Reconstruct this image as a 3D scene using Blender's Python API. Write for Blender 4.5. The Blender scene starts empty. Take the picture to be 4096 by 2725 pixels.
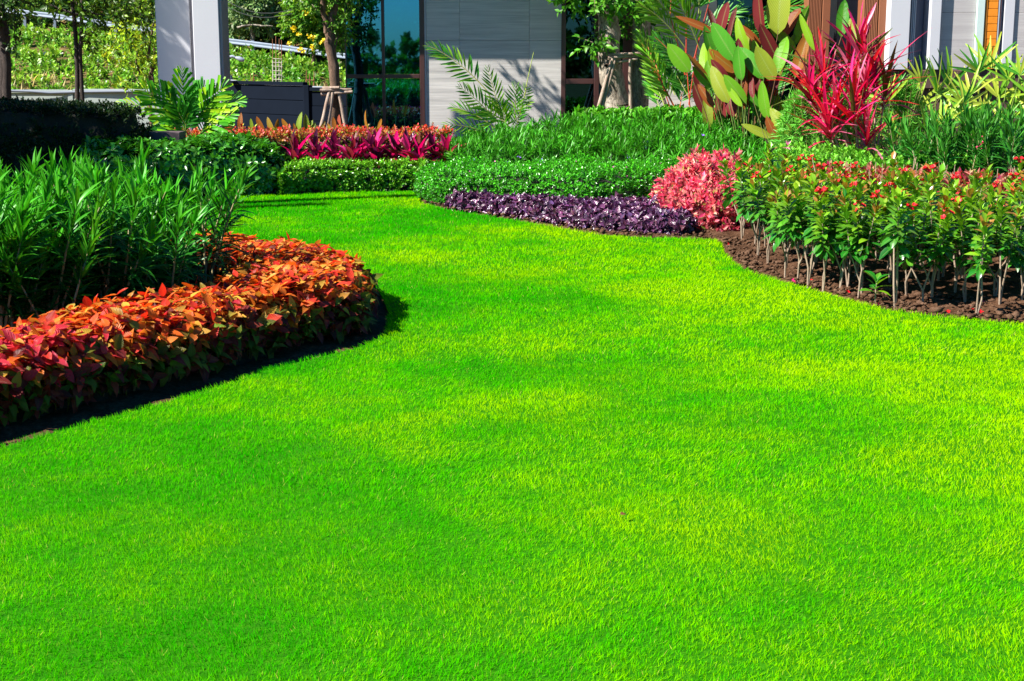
import bpy, bmesh, math, random
import numpy as np
from mathutils import Vector, Matrix, noise as mnoise

PI = math.pi
S = bpy.context.scene
COL = S.collection

# ------------------------------------------------------------------ camera, sky, sun, exposure
CAM_H, PITCH, FPX = 1.7, math.radians(11.1), 5900.0
cam = bpy.data.cameras.new('camera')
cam.sensor_width = 36.0
cam.lens = 36.0 * FPX / 4096.0
cam.clip_start, cam.clip_end = 0.1, 600
camo = bpy.data.objects.new('camera', cam)
COL.objects.link(camo)
camo.location = (0, 0, CAM_H)
camo.rotation_euler = (PI / 2 - PITCH, 0, 0)
S.camera = camo
S.render.resolution_x, S.render.resolution_y = 1024, 681

SUN_EL = math.radians(43)
TRAVEL = Vector((0.92, 0.39, 0)).normalized()          # horizontal direction the sunlight travels in
TO_SUN = Vector((-TRAVEL.x * math.cos(SUN_EL), -TRAVEL.y * math.cos(SUN_EL), math.sin(SUN_EL)))
world = bpy.data.worlds.new('World')
S.world = world
world.use_nodes = True
wn = world.node_tree
wn.nodes.clear()
sky = wn.nodes.new('ShaderNodeTexSky')
sky.sky_type = 'NISHITA'
sky.sun_disc = False
sky.sun_elevation = SUN_EL
sky.sun_rotation = math.atan2(TO_SUN.x, TO_SUN.y)
sky.air_density, sky.dust_density, sky.ozone_density = 1.0, 0.3, 4.5
bg = wn.nodes.new('ShaderNodeBackground')
bg.inputs['Strength'].default_value = 0.05
wo = wn.nodes.new('ShaderNodeOutputWorld')
hs = wn.nodes.new('ShaderNodeHueSaturation'); hs.inputs['Saturation'].default_value = 1.5
wn.links.new(sky.outputs[0], hs.inputs['Color']); wn.links.new(hs.outputs[0], bg.inputs[0])
wn.links.new(bg.outputs[0], wo.inputs[0])
sl = bpy.data.lights.new('sun', 'SUN')
sl.energy, sl.angle, sl.color = 4.8, math.radians(0.5), (1.0, 0.955, 0.88)
so = bpy.data.objects.new('sun', sl)
COL.objects.link(so)
so.rotation_euler = TO_SUN.to_track_quat('Z', 'Y').to_euler()
S.view_settings.view_transform = 'Standard'
S.view_settings.look = 'None'
S.view_settings.gamma = 1
S.view_settings.use_curve_mapping = False
S.view_settings.exposure = 1.5
S.cycles.max_bounces = 6
S.cycles.diffuse_bounces = 2
S.cycles.transparent_max_bounces = 12
S.cycles.caustics_reflective = False
S.cycles.caustics_refractive = False

rng = np.random.default_rng(11)
ORD = ['first', 'second', 'third', 'fourth', 'fifth', 'sixth', 'seventh', 'eighth', 'ninth', 'tenth', 'eleventh', 'twelfth', 'thirteenth', 'fourteenth', 'fifteenth', 'sixteenth', 'last']
random.seed(5)

# ------------------------------------------------------------------ measuring helpers: photo bearing -> point in the place
def _ray(px, py):
    u, v = (px - 2048) / FPX, (1362.5 - py) / FPX
    return u, math.cos(PITCH) + v * math.sin(PITCH), -math.sin(PITCH) + v * math.cos(PITCH)
def gp(px, py, z=0.0):
    u, a, b = _ray(px, py); t = (z - CAM_H) / b
    return (u * t, a * t)
def at(px, py, y):
    u, a, b = _ray(px, py); t = y / a
    return (u * t, y, CAM_H + b * t)
def ax(px, y, py=300): return at(px, py, y)[0]
def az(py, y): return at(2048, py, y)[2]

# ------------------------------------------------------------------ object helpers
def tag(o, label=None, cat=None, group=None, kind=None):
    if label: o['label'] = label
    if cat: o['category'] = cat
    if group: o['group'] = group
    if kind: o['kind'] = kind
    return o
def link(name, data, parent=None, loc=None):
    o = bpy.data.objects.new(name, data)
    COL.objects.link(o)
    if parent is not None: o.parent = parent
    if loc is not None: o.location = loc
    return o
def thing(name, label, cat, loc=(0, 0, 0), group=None):
    o = link(name, None, None, loc)
    o.empty_display_size = 0.1
    return tag(o, label, cat, group)
def basis(o):                      # world location of an unrotated parent
    return np.array(o.location) if o is not None else np.zeros(3)

def nrm(v):
    return v / np.maximum(np.linalg.norm(v, axis=-1, keepdims=True), 1e-9)

class Acc:
    """collects quads / triangles with a colour and a leaf coordinate per vertex"""
    def __init__(s): s.V, s.F, s.C, s.L, s.M, s.n = [], [], [], [], [], 0
    def raw(s, V, F, C, Lc=None, mat=0):
        V = np.asarray(V, float); F = np.asarray(F, np.int64)
        C = np.broadcast_to(np.asarray(C, float), (len(V), 3))
        if Lc is None: Lc = np.zeros((len(V), 3)) + np.array([0.5, 0.5, 0.5])
        if F.shape[1] == 3: F = np.concatenate([F, -np.ones((len(F), 1), int)], 1); F = np.where(F < 0, -1, F + s.n)
        else: F = F + s.n
        s.V.append(V); s.F.append(F); s.C.append(C); s.L.append(Lc); s.M.append(np.full(len(F), mat)); s.n += len(V)
    def leaves(s, tpl, P, D, N, L, W, C, mat=0):
        tv, tf, tl = tpl
        n = len(P)
        if n == 0: return
        D = nrm(D); X = nrm(np.cross(D, N)); N = np.cross(X, D)
        L = np.broadcast_to(L, (n,))[:, None, None]; W = np.broadcast_to(W, (n,))[:, None, None]
        V = P[:, None] + X[:, None] * tv[None, :, 0:1] * L * W + D[:, None] * tv[None, :, 1:2] * L + N[:, None] * tv[None, :, 2:3] * L
        k = len(tv)
        F = (tf[None] + (np.arange(n) * k)[:, None, None]).reshape(-1, tf.shape[1])
        Lc = np.broadcast_to(tl, (n, k, 3)).copy(); Lc[:, :, 2] = rng.random(n)[:, None]
        C = np.broadcast_to(C, (n, 3))
        s.raw(V.reshape(-1, 3), F, np.repeat(C, k, 0), Lc.reshape(-1, 3), mat)
    def tube(s, pts, radii, C, sides=6, mat=0, jag=0.0):
        pts = np.asarray(pts, float); m = len(pts)
        radii = np.broadcast_to(radii, (m,))
        T = nrm(np.gradient(pts, axis=0))
        ref = np.array([0, 0, 1.0]) if abs(T[:, 2]).mean() < .8 else np.array([1.0, 0, 0])
        U = nrm(np.cross(T, ref)); Vv = np.cross(T, U)
        a = np.arange(sides) * 2 * PI / sides
        R = radii[:, None] * (1 + jag * (rng.random((m, sides)) - .5))
        V = pts[:, None] + R[..., None] * (np.cos(a)[None, :, None] * U[:, None] + np.sin(a)[None, :, None] * Vv[:, None])
        V = V.reshape(-1, 3)
        i, j = np.meshgrid(np.arange(m - 1), np.arange(sides), indexing='ij')
        j2 = (j + 1) % sides
        F = np.stack([i * sides + j, i * sides + j2, (i + 1) * sides + j2, (i + 1) * sides + j], -1).reshape(-1, 4)
        Lc = np.zeros((len(V), 3)); Lc[:, 0] = np.tile(a / (2 * PI), m); Lc[:, 1] = np.repeat(np.arange(m) / (m - 1), sides)
        s.raw(V, F, C, Lc, mat)
        top = np.concatenate([V[-sides:], pts[-1:]])
        s.raw(top, np.stack([np.arange(sides), (np.arange(sides) + 1) % sides, np.full(sides, sides)], -1), C, None, mat)
    def mesh(s, name, mats, smooth=True, origin=None):
        V = np.concatenate(s.V); F = np.concatenate(s.F); C = np.concatenate(s.C); Lc = np.concatenate(s.L); M = np.concatenate(s.M)
        if origin is not None: V = V - origin
        me = bpy.data.meshes.new(name)
        tri = F[:, 3] < 0
        cnt = np.where(tri, 3, 4)
        loops = F.reshape(-1); loops = loops[loops >= 0]
        me.vertices.add(len(V)); me.vertices.foreach_set('co', V.astype(np.float32).ravel())
        me.loops.add(len(loops)); me.loops.foreach_set('vertex_index', loops.astype(np.int32))
        me.polygons.add(len(F))
        st = np.concatenate([[0], np.cumsum(cnt)[:-1]])
        me.polygons.foreach_set('loop_start', st.astype(np.int32))
        if isinstance(mats, (list, tuple)):
            for m in mats: me.materials.append(m)
            me.polygons.foreach_set('material_index', M.astype(np.int32))
        else: me.materials.append(mats)
        a = me.attributes.new('col', 'FLOAT_COLOR', 'POINT')
        a.data.foreach_set('color', np.concatenate([np.clip(C, 0, 1), np.ones((len(C), 1))], 1).astype(np.float32).ravel())
        b = me.attributes.new('leafuv', 'FLOAT_VECTOR', 'POINT')
        b.data.foreach_set('vector', Lc.astype(np.float32).ravel())
        me.update(calc_edges=True)
        if smooth: me.polygons.foreach_set('use_smooth', np.ones(len(F), bool))
        return me
    def obj(s, name, mats, parent=None, smooth=True):
        o = basis(parent)
        return link(name, s.mesh(name, mats, smooth, o), parent)

def leaf_tpl(seg, prof, droop=0.15, fold=0.25, w=0.3, wave=0.0, tw=0.0):
    """two folded halves; length 1 along y, half width w"""
    V, L = [], []
    for i in range(seg + 1):
        t = i / seg; hw = max(prof(t), 0.015) * w
        z0 = -droop * t * t
        wv = wave * math.sin(t * 9.0)
        V += [(-hw, t, z0 + fold * hw + wv + tw * hw * t), (0, t, z0), (hw, t, z0 + fold * hw - wv - tw * hw * t)]
        L += [(0, t, 0), (0.5, t, 0), (1, t, 0)]
    F = []
    for i in range(seg):
        a = i * 3
        F += [(a, a + 1, a + 4, a + 3), (a + 1, a + 2, a + 5, a + 4)]
    return np.array(V), np.array(F), np.array(L, float)
lance = lambda t: math.sin(PI * t ** 0.8) ** 0.8
ovate = lambda t: (math.sin(PI * min(1, t * 0.97 + 0.03) ** 0.62)) ** 0.9
obov = lambda t: math.sin(PI * t ** 1.35) ** 0.85 * 1.0 + .04
strap = lambda t: min(1, t * 5 + .35) * (1 - t ** 3)
paddle = lambda t: max(0.0, math.sin(PI * t ** .85)) ** .62
T_SMALL = leaf_tpl(2, ovate, .1, .3, .3)
T_TINY = (np.array([(0, 0, 0), (.3, .5, .06), (0, 1, -.05), (-.3, .5, .06)]), np.array([(0, 1, 2), (0, 2, 3)]), np.array([(.5, 0, 0), (1, .5, 0), (.5, 1, 0), (0, .5, 0)], float))
T_LANCE = [leaf_tpl(4, lance, d, .35, .068, 0, tw) for d, tw in ((.05, .2), (.22, -.3), (-.08, .4), (.4, .2))]
T_LANCE2 = [leaf_tpl(2, lance, d, .35, .1) for d in (.1, .3)]
T_OVATE = [leaf_tpl(4, ovate, d, .35, .27, wv, tw) for d, wv, tw in ((.15, .012, .2), (.35, .02, -.4), (.0, .015, .5), (.55, .01, 0))]
T_OBOV = [leaf_tpl(4, obov, d, .3, .21, .006, tw) for d, tw in ((.1, .3), (.3, -.3), (.5, .1))]
T_STRAP = [leaf_tpl(6, strap, d, .3, .055, .006, tw) for d, tw in ((.3, .2), (.7, -.3), (.1, .5))]
T_CORDY = [leaf_tpl(5, lance, d, .45, .17, .012, tw) for d, tw in ((.15, .2), (.45, -.3), (.0, .3))]
T_PADDLE = [leaf_tpl(9, paddle, d, .30, .19, .008, tw) for d, tw in ((.1, .1), (.25, -.2), (.05, .3))]

# ------------------------------------------------------------------ materials
def node_mat(name):
    m = bpy.data.materials.new(name); m.use_nodes = True
    nt = m.node_tree; nt.nodes.clear()
    out = nt.nodes.new('ShaderNodeOutputMaterial')
    return m, nt, out
def N(nt, kind, **kw):
    n = nt.nodes.new(kind)
    for k, v in kw.items():
        if k.startswith('_'): setattr(n, k[1:], v)
        else: n.inputs[k].default_value = v
    return n
def mathn(nt, op, a, b=None, c=None, clamp=False):
    n = nt.nodes.new('ShaderNodeMath'); n.operation = op; n.use_clamp = clamp
    for i, v in enumerate((a, b, c)):
        if v is None: continue
        if hasattr(v, 'is_linked'): nt.links.new(v, n.inputs[i])
        else: n.inputs[i].default_value = v
    return n.outputs[0]
def mixc(nt, fac, a, b, mode='MIX'):
    n = nt.nodes.new('ShaderNodeMix'); n.data_type = 'RGBA'; n.blend_type = mode
    for s, v in ((n.inputs[0], fac), (n.inputs[6], a), (n.inputs[7], b)):
        if hasattr(v, 'is_linked'): nt.links.new(v, s)
        elif isinstance(v, (int, float)): s.default_value = v
        else: s.default_value = (*v, 1)
    return n.outputs[2]

def leaf_mat(name, rough=.42, trans=.3, tint=(1.2, 1.25, .6), veins=0.0, vfreq=18, rib=.35, back=None, spec=.2):
    m, nt, out = node_mat(name); Lk = nt.links.new
    col = N(nt, 'ShaderNodeAttribute', _attribute_name='col').outputs['Color']
    uvn = N(nt, 'ShaderNodeAttribute', _attribute_name='leafuv').outputs['Vector']
    sp = N(nt, 'ShaderNodeSeparateXYZ'); Lk(uvn, sp.inputs[0])
    u = mathn(nt, 'ABSOLUTE', mathn(nt, 'SUBTRACT', sp.outputs[0], .5))
    ribm = mathn(nt, 'SUBTRACT', 1.0, mathn(nt, 'MULTIPLY', u, 14.0), clamp=True)
    base = mixc(nt, mathn(nt, 'MULTIPLY', ribm, rib), col, (.32, .4, .12))
    if back is not None:
        geo = N(nt, 'ShaderNodeNewGeometry')
        base = mixc(nt, geo.outputs['Backfacing'], base, back)
    pr = N(nt, 'ShaderNodeBsdfPrincipled', Roughness=rough)
    pr.inputs['Specular IOR Level'].default_value = spec
    if veins:
        w = mathn(nt, 'SINE', mathn(nt, 'MULTIPLY', mathn(nt, 'SUBTRACT', sp.outputs[1], mathn(nt, 'MULTIPLY', u, .55)), vfreq * 2 * PI))
        w = mathn(nt, 'MULTIPLY_ADD', w, .5, .5)
        base = mixc(nt, mathn(nt, 'MULTIPLY', w, veins), base, mixc(nt, 1.0, base, (.55, .6, .5), 'MULTIPLY'))
        bm = N(nt, 'ShaderNodeBump', Strength=.5, Distance=.004); Lk(w, bm.inputs['Height']); Lk(bm.outputs[0], pr.inputs['Normal'])
    Lk(base, pr.inputs['Base Color'])
    tr = N(nt, 'ShaderNodeBsdfTranslucent'); Lk(mixc(nt, 1.0, base, tint, 'MULTIPLY'), tr.inputs['Color'])
    mx = N(nt, 'ShaderNodeMixShader', Fac=trans); Lk(pr.outputs[0], mx.inputs[1]); Lk(tr.outputs[0], mx.inputs[2])
    Lk(mx.outputs[0], out.inputs[0])
    return m
M_LEAF = leaf_mat('leaf_green', .36, .28)
M_GLOSSY = leaf_mat('leaf_glossy', .27, .25, spec=.5)
M_FINE = leaf_mat('leaf_fine', .42, .3, rib=.1)
M_RED = leaf_mat('leaf_copper', .4, .34, tint=(1.5, .8, .5), veins=.35, vfreq=9, rib=.1)
M_PINK = leaf_mat('leaf_pink', .35, .35, tint=(1.5, .5, .9), rib=.1)
M_PURPLE = leaf_mat('leaf_purple', .24, .1, tint=(1.2, .5, 1.1), veins=.5, vfreq=6, rib=.1, spec=.8)
M_BIG = leaf_mat('leaf_paddle', .36, .32, veins=.6, vfreq=20, back=(.13, .022, .02))
M_GRASS = None

def bark_mat(name, c1, c2, scale=14, bump=.6, zs=.3):
    m, nt, out = node_mat(name); Lk = nt.links.new
    tc = N(nt, 'ShaderNodeTexCoord'); mp = N(nt, 'ShaderNodeMapping'); mp.inputs['Scale'].default_value = (1, 1, zs)
    Lk(tc.outputs['Object'], mp.inputs[0])
    n1 = N(nt, 'ShaderNodeTexNoise', Scale=scale, Detail=8.0, Roughness=.65); Lk(mp.outputs[0], n1.inputs[0])
    n2 = N(nt, 'ShaderNodeTexVoronoi', Scale=scale * 2.2); n2.feature = 'DISTANCE_TO_EDGE'
    wv = N(nt, 'ShaderNodeVectorMath', _operation='MULTIPLY_ADD'); Lk(n1.outputs[1], wv.inputs[0]); wv.inputs[1].default_value = (.35, .35, .35); Lk(mp.outputs[0], wv.inputs[2]); Lk(wv.outputs[0], n2.inputs[0])
    cr = N(nt, 'ShaderNodeValToRGB'); cr.color_ramp.elements[0].position = .35; cr.color_ramp.elements[1].position = .65
    cr.color_ramp.elements[0].color = (*c1, 1); cr.color_ramp.elements[1].color = (*c2, 1)
    Lk(n1.outputs[0], cr.inputs[0])
    crack = mathn(nt, 'MULTIPLY', n2.outputs['Distance'], 16.0, clamp=True)
    col = mixc(nt, crack, [x * .6 for x in c1], cr.outputs[0])
    pr = N(nt, 'ShaderNodeBsdfPrincipled', Roughness=.85); Lk(col, pr.inputs['Base Color'])
    h = mathn(nt, 'ADD', mathn(nt, 'MULTIPLY', crack, .5), n1.outputs[0])
    b = N(nt, 'ShaderNodeBump', Strength=bump, Distance=.03); Lk(h, b.inputs['Height']); Lk(b.outputs[0], pr.inputs['Normal'])
    Lk(pr.outputs[0], out.inputs[0])
    return m
M_BARK = bark_mat('bark_pale', (.16, .12, .08), (.50, .44, .35), 9, .9)
M_BARKD = bark_mat('bark_brown', (.07, .035, .02), (.22, .13, .08), 16)
M_BACKLITBARK = bark_mat('bark_backlit', (.025, .015, .012), (.06, .04, .03), 12)  # backlit shade of the left trunks put into the bark colour
M_STAKE = bark_mat('stake_wood', (.22, .14, .10), (.45, .35, .27), 20, .3)
M_CORE = bark_mat('filler_core', (.008, .010, .005), (.025, .022, .012), 30, .8)

def stem_mat(name='stem_skin', rough=.6):
    m, nt, out = node_mat(name); Lk = nt.links.new
    col = N(nt, 'ShaderNodeAttribute', _attribute_name='col').outputs['Color']
    tc = N(nt, 'ShaderNodeTexCoord'); n1 = N(nt, 'ShaderNodeTexNoise', Scale=60.0, Detail=4.0); Lk(tc.outputs['Object'], n1.inputs[0])
    c = mixc(nt, mathn(nt, 'MULTIPLY', n1.outputs[0], .9), mixc(nt, 1.0, col, (1.3, 1.3, 1.3), 'MULTIPLY'), mixc(nt, 1.0, col, (.45, .42, .4), 'MULTIPLY'))
    pr = N(nt, 'ShaderNodeBsdfPrincipled', Roughness=rough); Lk(c, pr.inputs['Base Color'])
    b = N(nt, 'ShaderNodeBump', Strength=.4, Distance=.005); Lk(n1.outputs[0], b.inputs['Height']); Lk(b.outputs[0], pr.inputs['Normal'])
    Lk(pr.outputs[0], out.inputs[0])
    return m
M_STEM = stem_mat()

def plain(name, color, rough=.6, noise=.12, scale=8, bump=.05, metallic=0.0, spec=.5):
    m, nt, out = node_mat(name); Lk = nt.links.new
    tc = N(nt, 'ShaderNodeTexCoord'); n1 = N(nt, 'ShaderNodeTexNoise', Scale=scale, Detail=6.0); Lk(tc.outputs['Object'], n1.inputs[0])
    c = mixc(nt, n1.outputs[0], [min(1, x * (1 + noise)) for x in color], [x * (1 - noise) for x in color])
    pr = N(nt, 'ShaderNodeBsdfPrincipled', Roughness=rough, Metallic=metallic); pr.inputs['Specular IOR Level'].default_value = spec; Lk(c, pr.inputs['Base Color'])
    b = N(nt, 'ShaderNodeBump', Strength=bump, Distance=.02); Lk(n1.outputs[0], b.inputs['Height']); Lk(b.outputs[0], pr.inputs['Normal'])
    Lk(pr.outputs[0], out.inputs[0])
    return m
M_WHITE = plain('white_render', (.50, .50, .53), .7, .03, 3)
M_GREYTRIM = plain('grey_trim', (.30, .27, .28), .6, .05)
M_FRAME = plain('brown_frame', (.055, .022, .020), .35, .1)
M_FENCE = plain('fence_concrete', (.30, .34, .31), .8, .15, 2.5, .1)
M_FENCE_SHADE = plain('fence_shaded', (.005, .008, .015), .9, .2, 2.5, .1, 0.0, .05)  # darker copy of the fence concrete, its shade put into the colour
M_PLINTH = plain('plinth_brown', (.085, .045, .035), .8, .2, 3, .1)
M_PLANTER = plain('planter_brown', (.085, .055, .060), .8, .2, 5, .1)
M_RIB = plain('rib_brown', (.22, .075, .030), .5, .1, 5)
M_STEEL = plain('galvanised_steel', (.17, .21, .27), .6, .2, 6, .05, .1)
M_RUST = plain('rusty_bar', (.24, .09, .035), .8, .3, 20)
M_PALEBAR = plain('mortar_bar', (.42, .38, .30), .8, .3, 20)
M_DARK = plain('dark_interior', (.012, .016, .020), .6, .2)
M_ORANGE = plain('orange_wood', (.72, .23, .012), .4, .22, 12, .05)
M_TEAL = plain('door_jamb', (.50, .62, .58), .4, .05)
M_LAMPW = plain('lamp_shell', (.32, .35, .42), .35, .05)
M_BLUEBOX = plain('blue_box', (.10, .16, .26), .5, .1)
M_ROOF = plain('roof_soffit', (.55, .54, .52), .7, .05)
M_ROAD = plain('asphalt', (.05, .05, .052), .9, .2, 4, .2)
M_PETAL = plain('petal_red', (.62, .004, .012), .45, .15, 40)
M_PETALP = plain('petal_pink', (.85, .02, .18), .45, .15, 40)
M_VIOLET = plain('petal_violet', (.30, .16, .72), .5, .15, 40)
M_YELLOW = plain('petal_yellow', (.85, .62, .01), .5, .15, 40)
M_CABLE = plain('cable_black', (.02, .02, .02), .6, .1)
M_SKYREFL = plain('sky_reflection', (.02, .13, .42), .5, .1, 1.0)  # mirrored blue sky painted as a surface colour
M_SANDPIPE = plain('pipe_grey', (.16, .18, .22), .6, .1)

def stone_mat(name, a, b):
    m, nt, out = node_mat(name); Lk = nt.links.new
    tc = N(nt, 'ShaderNodeTexCoord'); oi = N(nt, 'ShaderNodeObjectInfo')
    ad = N(nt, 'ShaderNodeVectorMath', _operation='ADD'); Lk(tc.outputs['Object'], ad.inputs[0])
    cm = N(nt, 'ShaderNodeCombineXYZ'); Lk(mathn(nt, 'MULTIPLY', oi.outputs['Random'], 37.0), cm.inputs[2]); Lk(cm.outputs[0], ad.inputs[1])
    def vein(sx, sz, det):
        mp = N(nt, 'ShaderNodeMapping'); mp.inputs['Scale'].default_value = (sx, sx, sz); Lk(ad.outputs[0], mp.inputs[0])
        n = N(nt, 'ShaderNodeTexNoise', Scale=1.0, Detail=det, Roughness=.6, Distortion=.3); Lk(mp.outputs[0], n.inputs[0]); return n.outputs[0]
    v1, v2, v3 = vein(.5, 9, 3), vein(1.2, 45, 4), vein(2.5, 120, 3)
    f = mathn(nt, 'ADD', mathn(nt, 'MULTIPLY', v1, .5), mathn(nt, 'ADD', mathn(nt, 'MULTIPLY', v2, .45), mathn(nt, 'MULTIPLY', v3, .3)))
    cr = N(nt, 'ShaderNodeValToRGB'); e = cr.color_ramp.elements
    e[0].position, e[0].color = .46, (*b, 1); e[1].position, e[1].color = .76, (*a, 1); Lk(f, cr.inputs[0])
    c = mixc(nt, mathn(nt, 'MULTIPLY', oi.outputs['Random'], .35), cr.outputs[0], [x * .8 for x in a])
    pr = N(nt, 'ShaderNodeBsdfPrincipled', Roughness=.45); Lk(c, pr.inputs['Base Color'])
    Lk(pr.outputs[0], out.inputs[0])
    return m
M_STONE = stone_mat('veined_stone', (.62, .59, .55), (.33, .315, .30))
M_STONE2 = stone_mat('veined_stone_light', (.50, .47, .455), (.32, .29, .29))

def glass_mat(name, tint, refl=.45, rc=(.10, .38, .62)):
    m, nt, out = node_mat(name); Lk = nt.links.new
    t = N(nt, 'ShaderNodeBsdfTransparent', Color=(*tint, 1))
    g = N(nt, 'ShaderNodeBsdfGlossy', Roughness=.015, Color=(*rc, 1))
    lw = N(nt, 'ShaderNodeLayerWeight', Blend=.25)
    tc = N(nt, 'ShaderNodeTexCoord'); n1 = N(nt, 'ShaderNodeTexNoise', Scale=.9, Detail=1.0); Lk(tc.outputs['Object'], n1.inputs[0])
    b = N(nt, 'ShaderNodeBump', Strength=.02, Distance=.05); Lk(n1.outputs[0], b.inputs['Height']); Lk(b.outputs[0], g.inputs['Normal'])
    fac = mathn(nt, 'ADD', refl, mathn(nt, 'MULTIPLY', lw.outputs['Fresnel'], .5), clamp=True)
    mx = N(nt, 'ShaderNodeMixShader'); Lk(fac, mx.inputs[0]); Lk(t.outputs[0], mx.inputs[1]); Lk(g.outputs[0], mx.inputs[2])
    Lk(mx.outputs[0], out.inputs[0])
    return m
M_GLASS = glass_mat('tinted_glass', (.06, .42, .50), .5, (.06, .40, .80))
M_GLASSD = glass_mat('dark_glass', (.05, .12, .12), .12)

def grass_mat():
    m, nt, out = node_mat('grass_blade'); Lk = nt.links.new
    tc = N(nt, 'ShaderNodeTexCoord')
    lc = N(nt, 'ShaderNodeAttribute', _attribute_name='leafuv').outputs['Vector']
    sp = N(nt, 'ShaderNodeSeparateXYZ'); Lk(lc, sp.inputs[0])
    def nz(s, d): 
        n = N(nt, 'ShaderNodeTexNoise', Scale=s, Detail=d, Roughness=.6); Lk(tc.outputs['Object'], n.inputs[0]); return n.outputs[0]
    a, b = nz(.55, 2.0), nz(3.0, 5.0)
    f = mathn(nt, 'ADD', mathn(nt, 'MULTIPLY', a, .95), mathn(nt, 'MULTIPLY', b, .45))
    pos = N(nt, 'ShaderNodeSeparateXYZ'); Lk(tc.outputs['Object'], pos.inputs[0])
    f = mathn(nt, 'ADD', f, mathn(nt, 'MULTIPLY', sp.outputs[2], .17))
    f = mathn(nt, 'SUBTRACT', f, .265)
    f = mathn(nt, 'ADD', f, mathn(nt, 'MULTIPLY', pos.outputs[0], .05))
    cr = N(nt, 'ShaderNodeValToRGB'); e = cr.color_ramp.elements
    e[0].position, e[0].color = .30, (.014, .38, .0, 1)
    e[1].position, e[1].color = .72, (.42, .68, .0, 1)
    k = e.new(.44); k.color = (.075, .50, .0, 1)
    k = e.new(.56); k.color = (.22, .58, .0, 1)
    Lk(f, cr.inputs[0])
    dry = mathn(nt, 'GREATER_THAN', sp.outputs[2], .985)
    base = mixc(nt, dry, cr.outputs[0], (.50, .50, .08))
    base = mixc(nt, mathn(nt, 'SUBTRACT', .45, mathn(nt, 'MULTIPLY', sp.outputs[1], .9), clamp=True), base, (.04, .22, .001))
    pr = N(nt, 'ShaderNodeBsdfDiffuse', Roughness=.1); Lk(base, pr.inputs['Color'])
    tr = N(nt, 'ShaderNodeBsdfTranslucent'); Lk(mixc(nt, 1.0, base, (1.2, 1.3, .6), 'MULTIPLY'), tr.inputs[0])
    mx = N(nt, 'ShaderNodeMixShader', Fac=.38); Lk(pr.outputs[0], mx.inputs[1]); Lk(tr.outputs[0], mx.inputs[2])
    Lk(mx.outputs[0], out.inputs[0])
    return m
M_GRASS = grass_mat()

def ground_mat(name, cols, scale=9, bump=.8, dist=.03):
    m, nt, out = node_mat(name); Lk = nt.links.new
    tc = N(nt, 'ShaderNodeTexCoord')
    n1 = N(nt, 'ShaderNodeTexNoise', Scale=scale, Detail=10.0, Roughness=.7); Lk(tc.outputs['Object'], n1.inputs[0])
    n2 = N(nt, 'ShaderNodeTexNoise', Scale=scale * 7, Detail=6.0, Roughness=.7); Lk(tc.outputs['Object'], n2.inputs[0])
    f = mathn(nt, 'ADD', mathn(nt, 'MULTIPLY', n1.outputs[0], .5), mathn(nt, 'MULTIPLY', n2.outputs[0], .5))
    cr = N(nt, 'ShaderNodeValToRGB'); e = cr.color_ramp.elements
    e[0].position, e[0].color = .36, (*cols[0], 1); e[1].position, e[1].color = .66, (*cols[2], 1)
    k = e.new(.5); k.color = (*cols[1], 1)
    Lk(f, cr.inputs[0])
    pr = N(nt, 'ShaderNodeBsdfPrincipled', Roughness=.95); pr.inputs['Specular IOR Level'].default_value = .05; Lk(cr.outputs[0], pr.inputs['Base Color'])
    b = N(nt, 'ShaderNodeBump', Strength=bump, Distance=dist); Lk(f, b.inputs['Height']); Lk(b.outputs[0], pr.inputs['Normal'])
    Lk(pr.outputs[0], out.inputs[0])
    return m
M_SOIL = ground_mat('garden_soil', ((.022, .010, .005), (.075, .037, .020), (.17, .095, .055)), 7)
M_THATCH = ground_mat('lawn_thatch', ((.006, .06, .001), (.02, .14, .001), (.06, .20, .004)), 22, .4, .01)
M_HILL = ground_mat('hill_earth', ((.05, .09, .012), (.12, .09, .035), (.30, .15, .07)), 1.2, .6, .1)
M_CLOD = ground_mat('soil_clod', ((.030, .014, .008), (.09, .048, .028), (.21, .125, .08)), 20, .8, .01)

# ------------------------------------------------------------------ geometry helpers
def box(name, x0, x1, y0, y1, z0, z1, mat, parent=None, bev=.006):
    bm = bmesh.new()
    o = basis(parent)
    bmesh.ops.create_cube(bm, size=1)
    for v in bm.verts:
        v.co = Vector(((x0 if v.co.x < 0 else x1) - o[0], (y0 if v.co.y < 0 else y1) - o[1], (z0 if v.co.z < 0 else z1) - o[2]))
    if bev: bmesh.ops.bevel(bm, geom=bm.edges[:], offset=bev, segments=1, affect='EDGES')
    me = bpy.data.meshes.new(name); bm.to_mesh(me); bm.free()
    me.materials.append(mat)
    return link(name, me, parent)
def inpoly(P, poly):
    x, y = P[:, 0], P[:, 1]; poly = np.asarray(poly); c = np.zeros(len(P), bool)
    x1, y1 = poly[:, 0], poly[:, 1]; x2, y2 = np.roll(x1, -1), np.roll(y1, -1)
    for a, b, p, q in zip(x1, y1, x2, y2):
        if b == q: continue
        m = ((b > y) != (q > y)) & (x < (p - a) * (y - b) / (q - b) + a)
        c ^= m
    return c
def polydist(P, poly):
    """distance to the outline and the direction from P to the nearest point on it"""
    poly = np.asarray(poly, float); best = np.full(len(P), 1e9); vec = np.zeros((len(P), 2))
    for a, b in zip(poly, np.roll(poly, -1, 0)):
        ab = b - a; t = np.clip(((P - a) @ ab) / (ab @ ab + 1e-12), 0, 1)
        q = a + t[:, None] * ab - P; d = np.linalg.norm(q, axis=1)
        m = d < best; best[m] = d[m]; vec[m] = q[m]
    return best, vec / np.maximum(best, 1e-6)[:, None]
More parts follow.
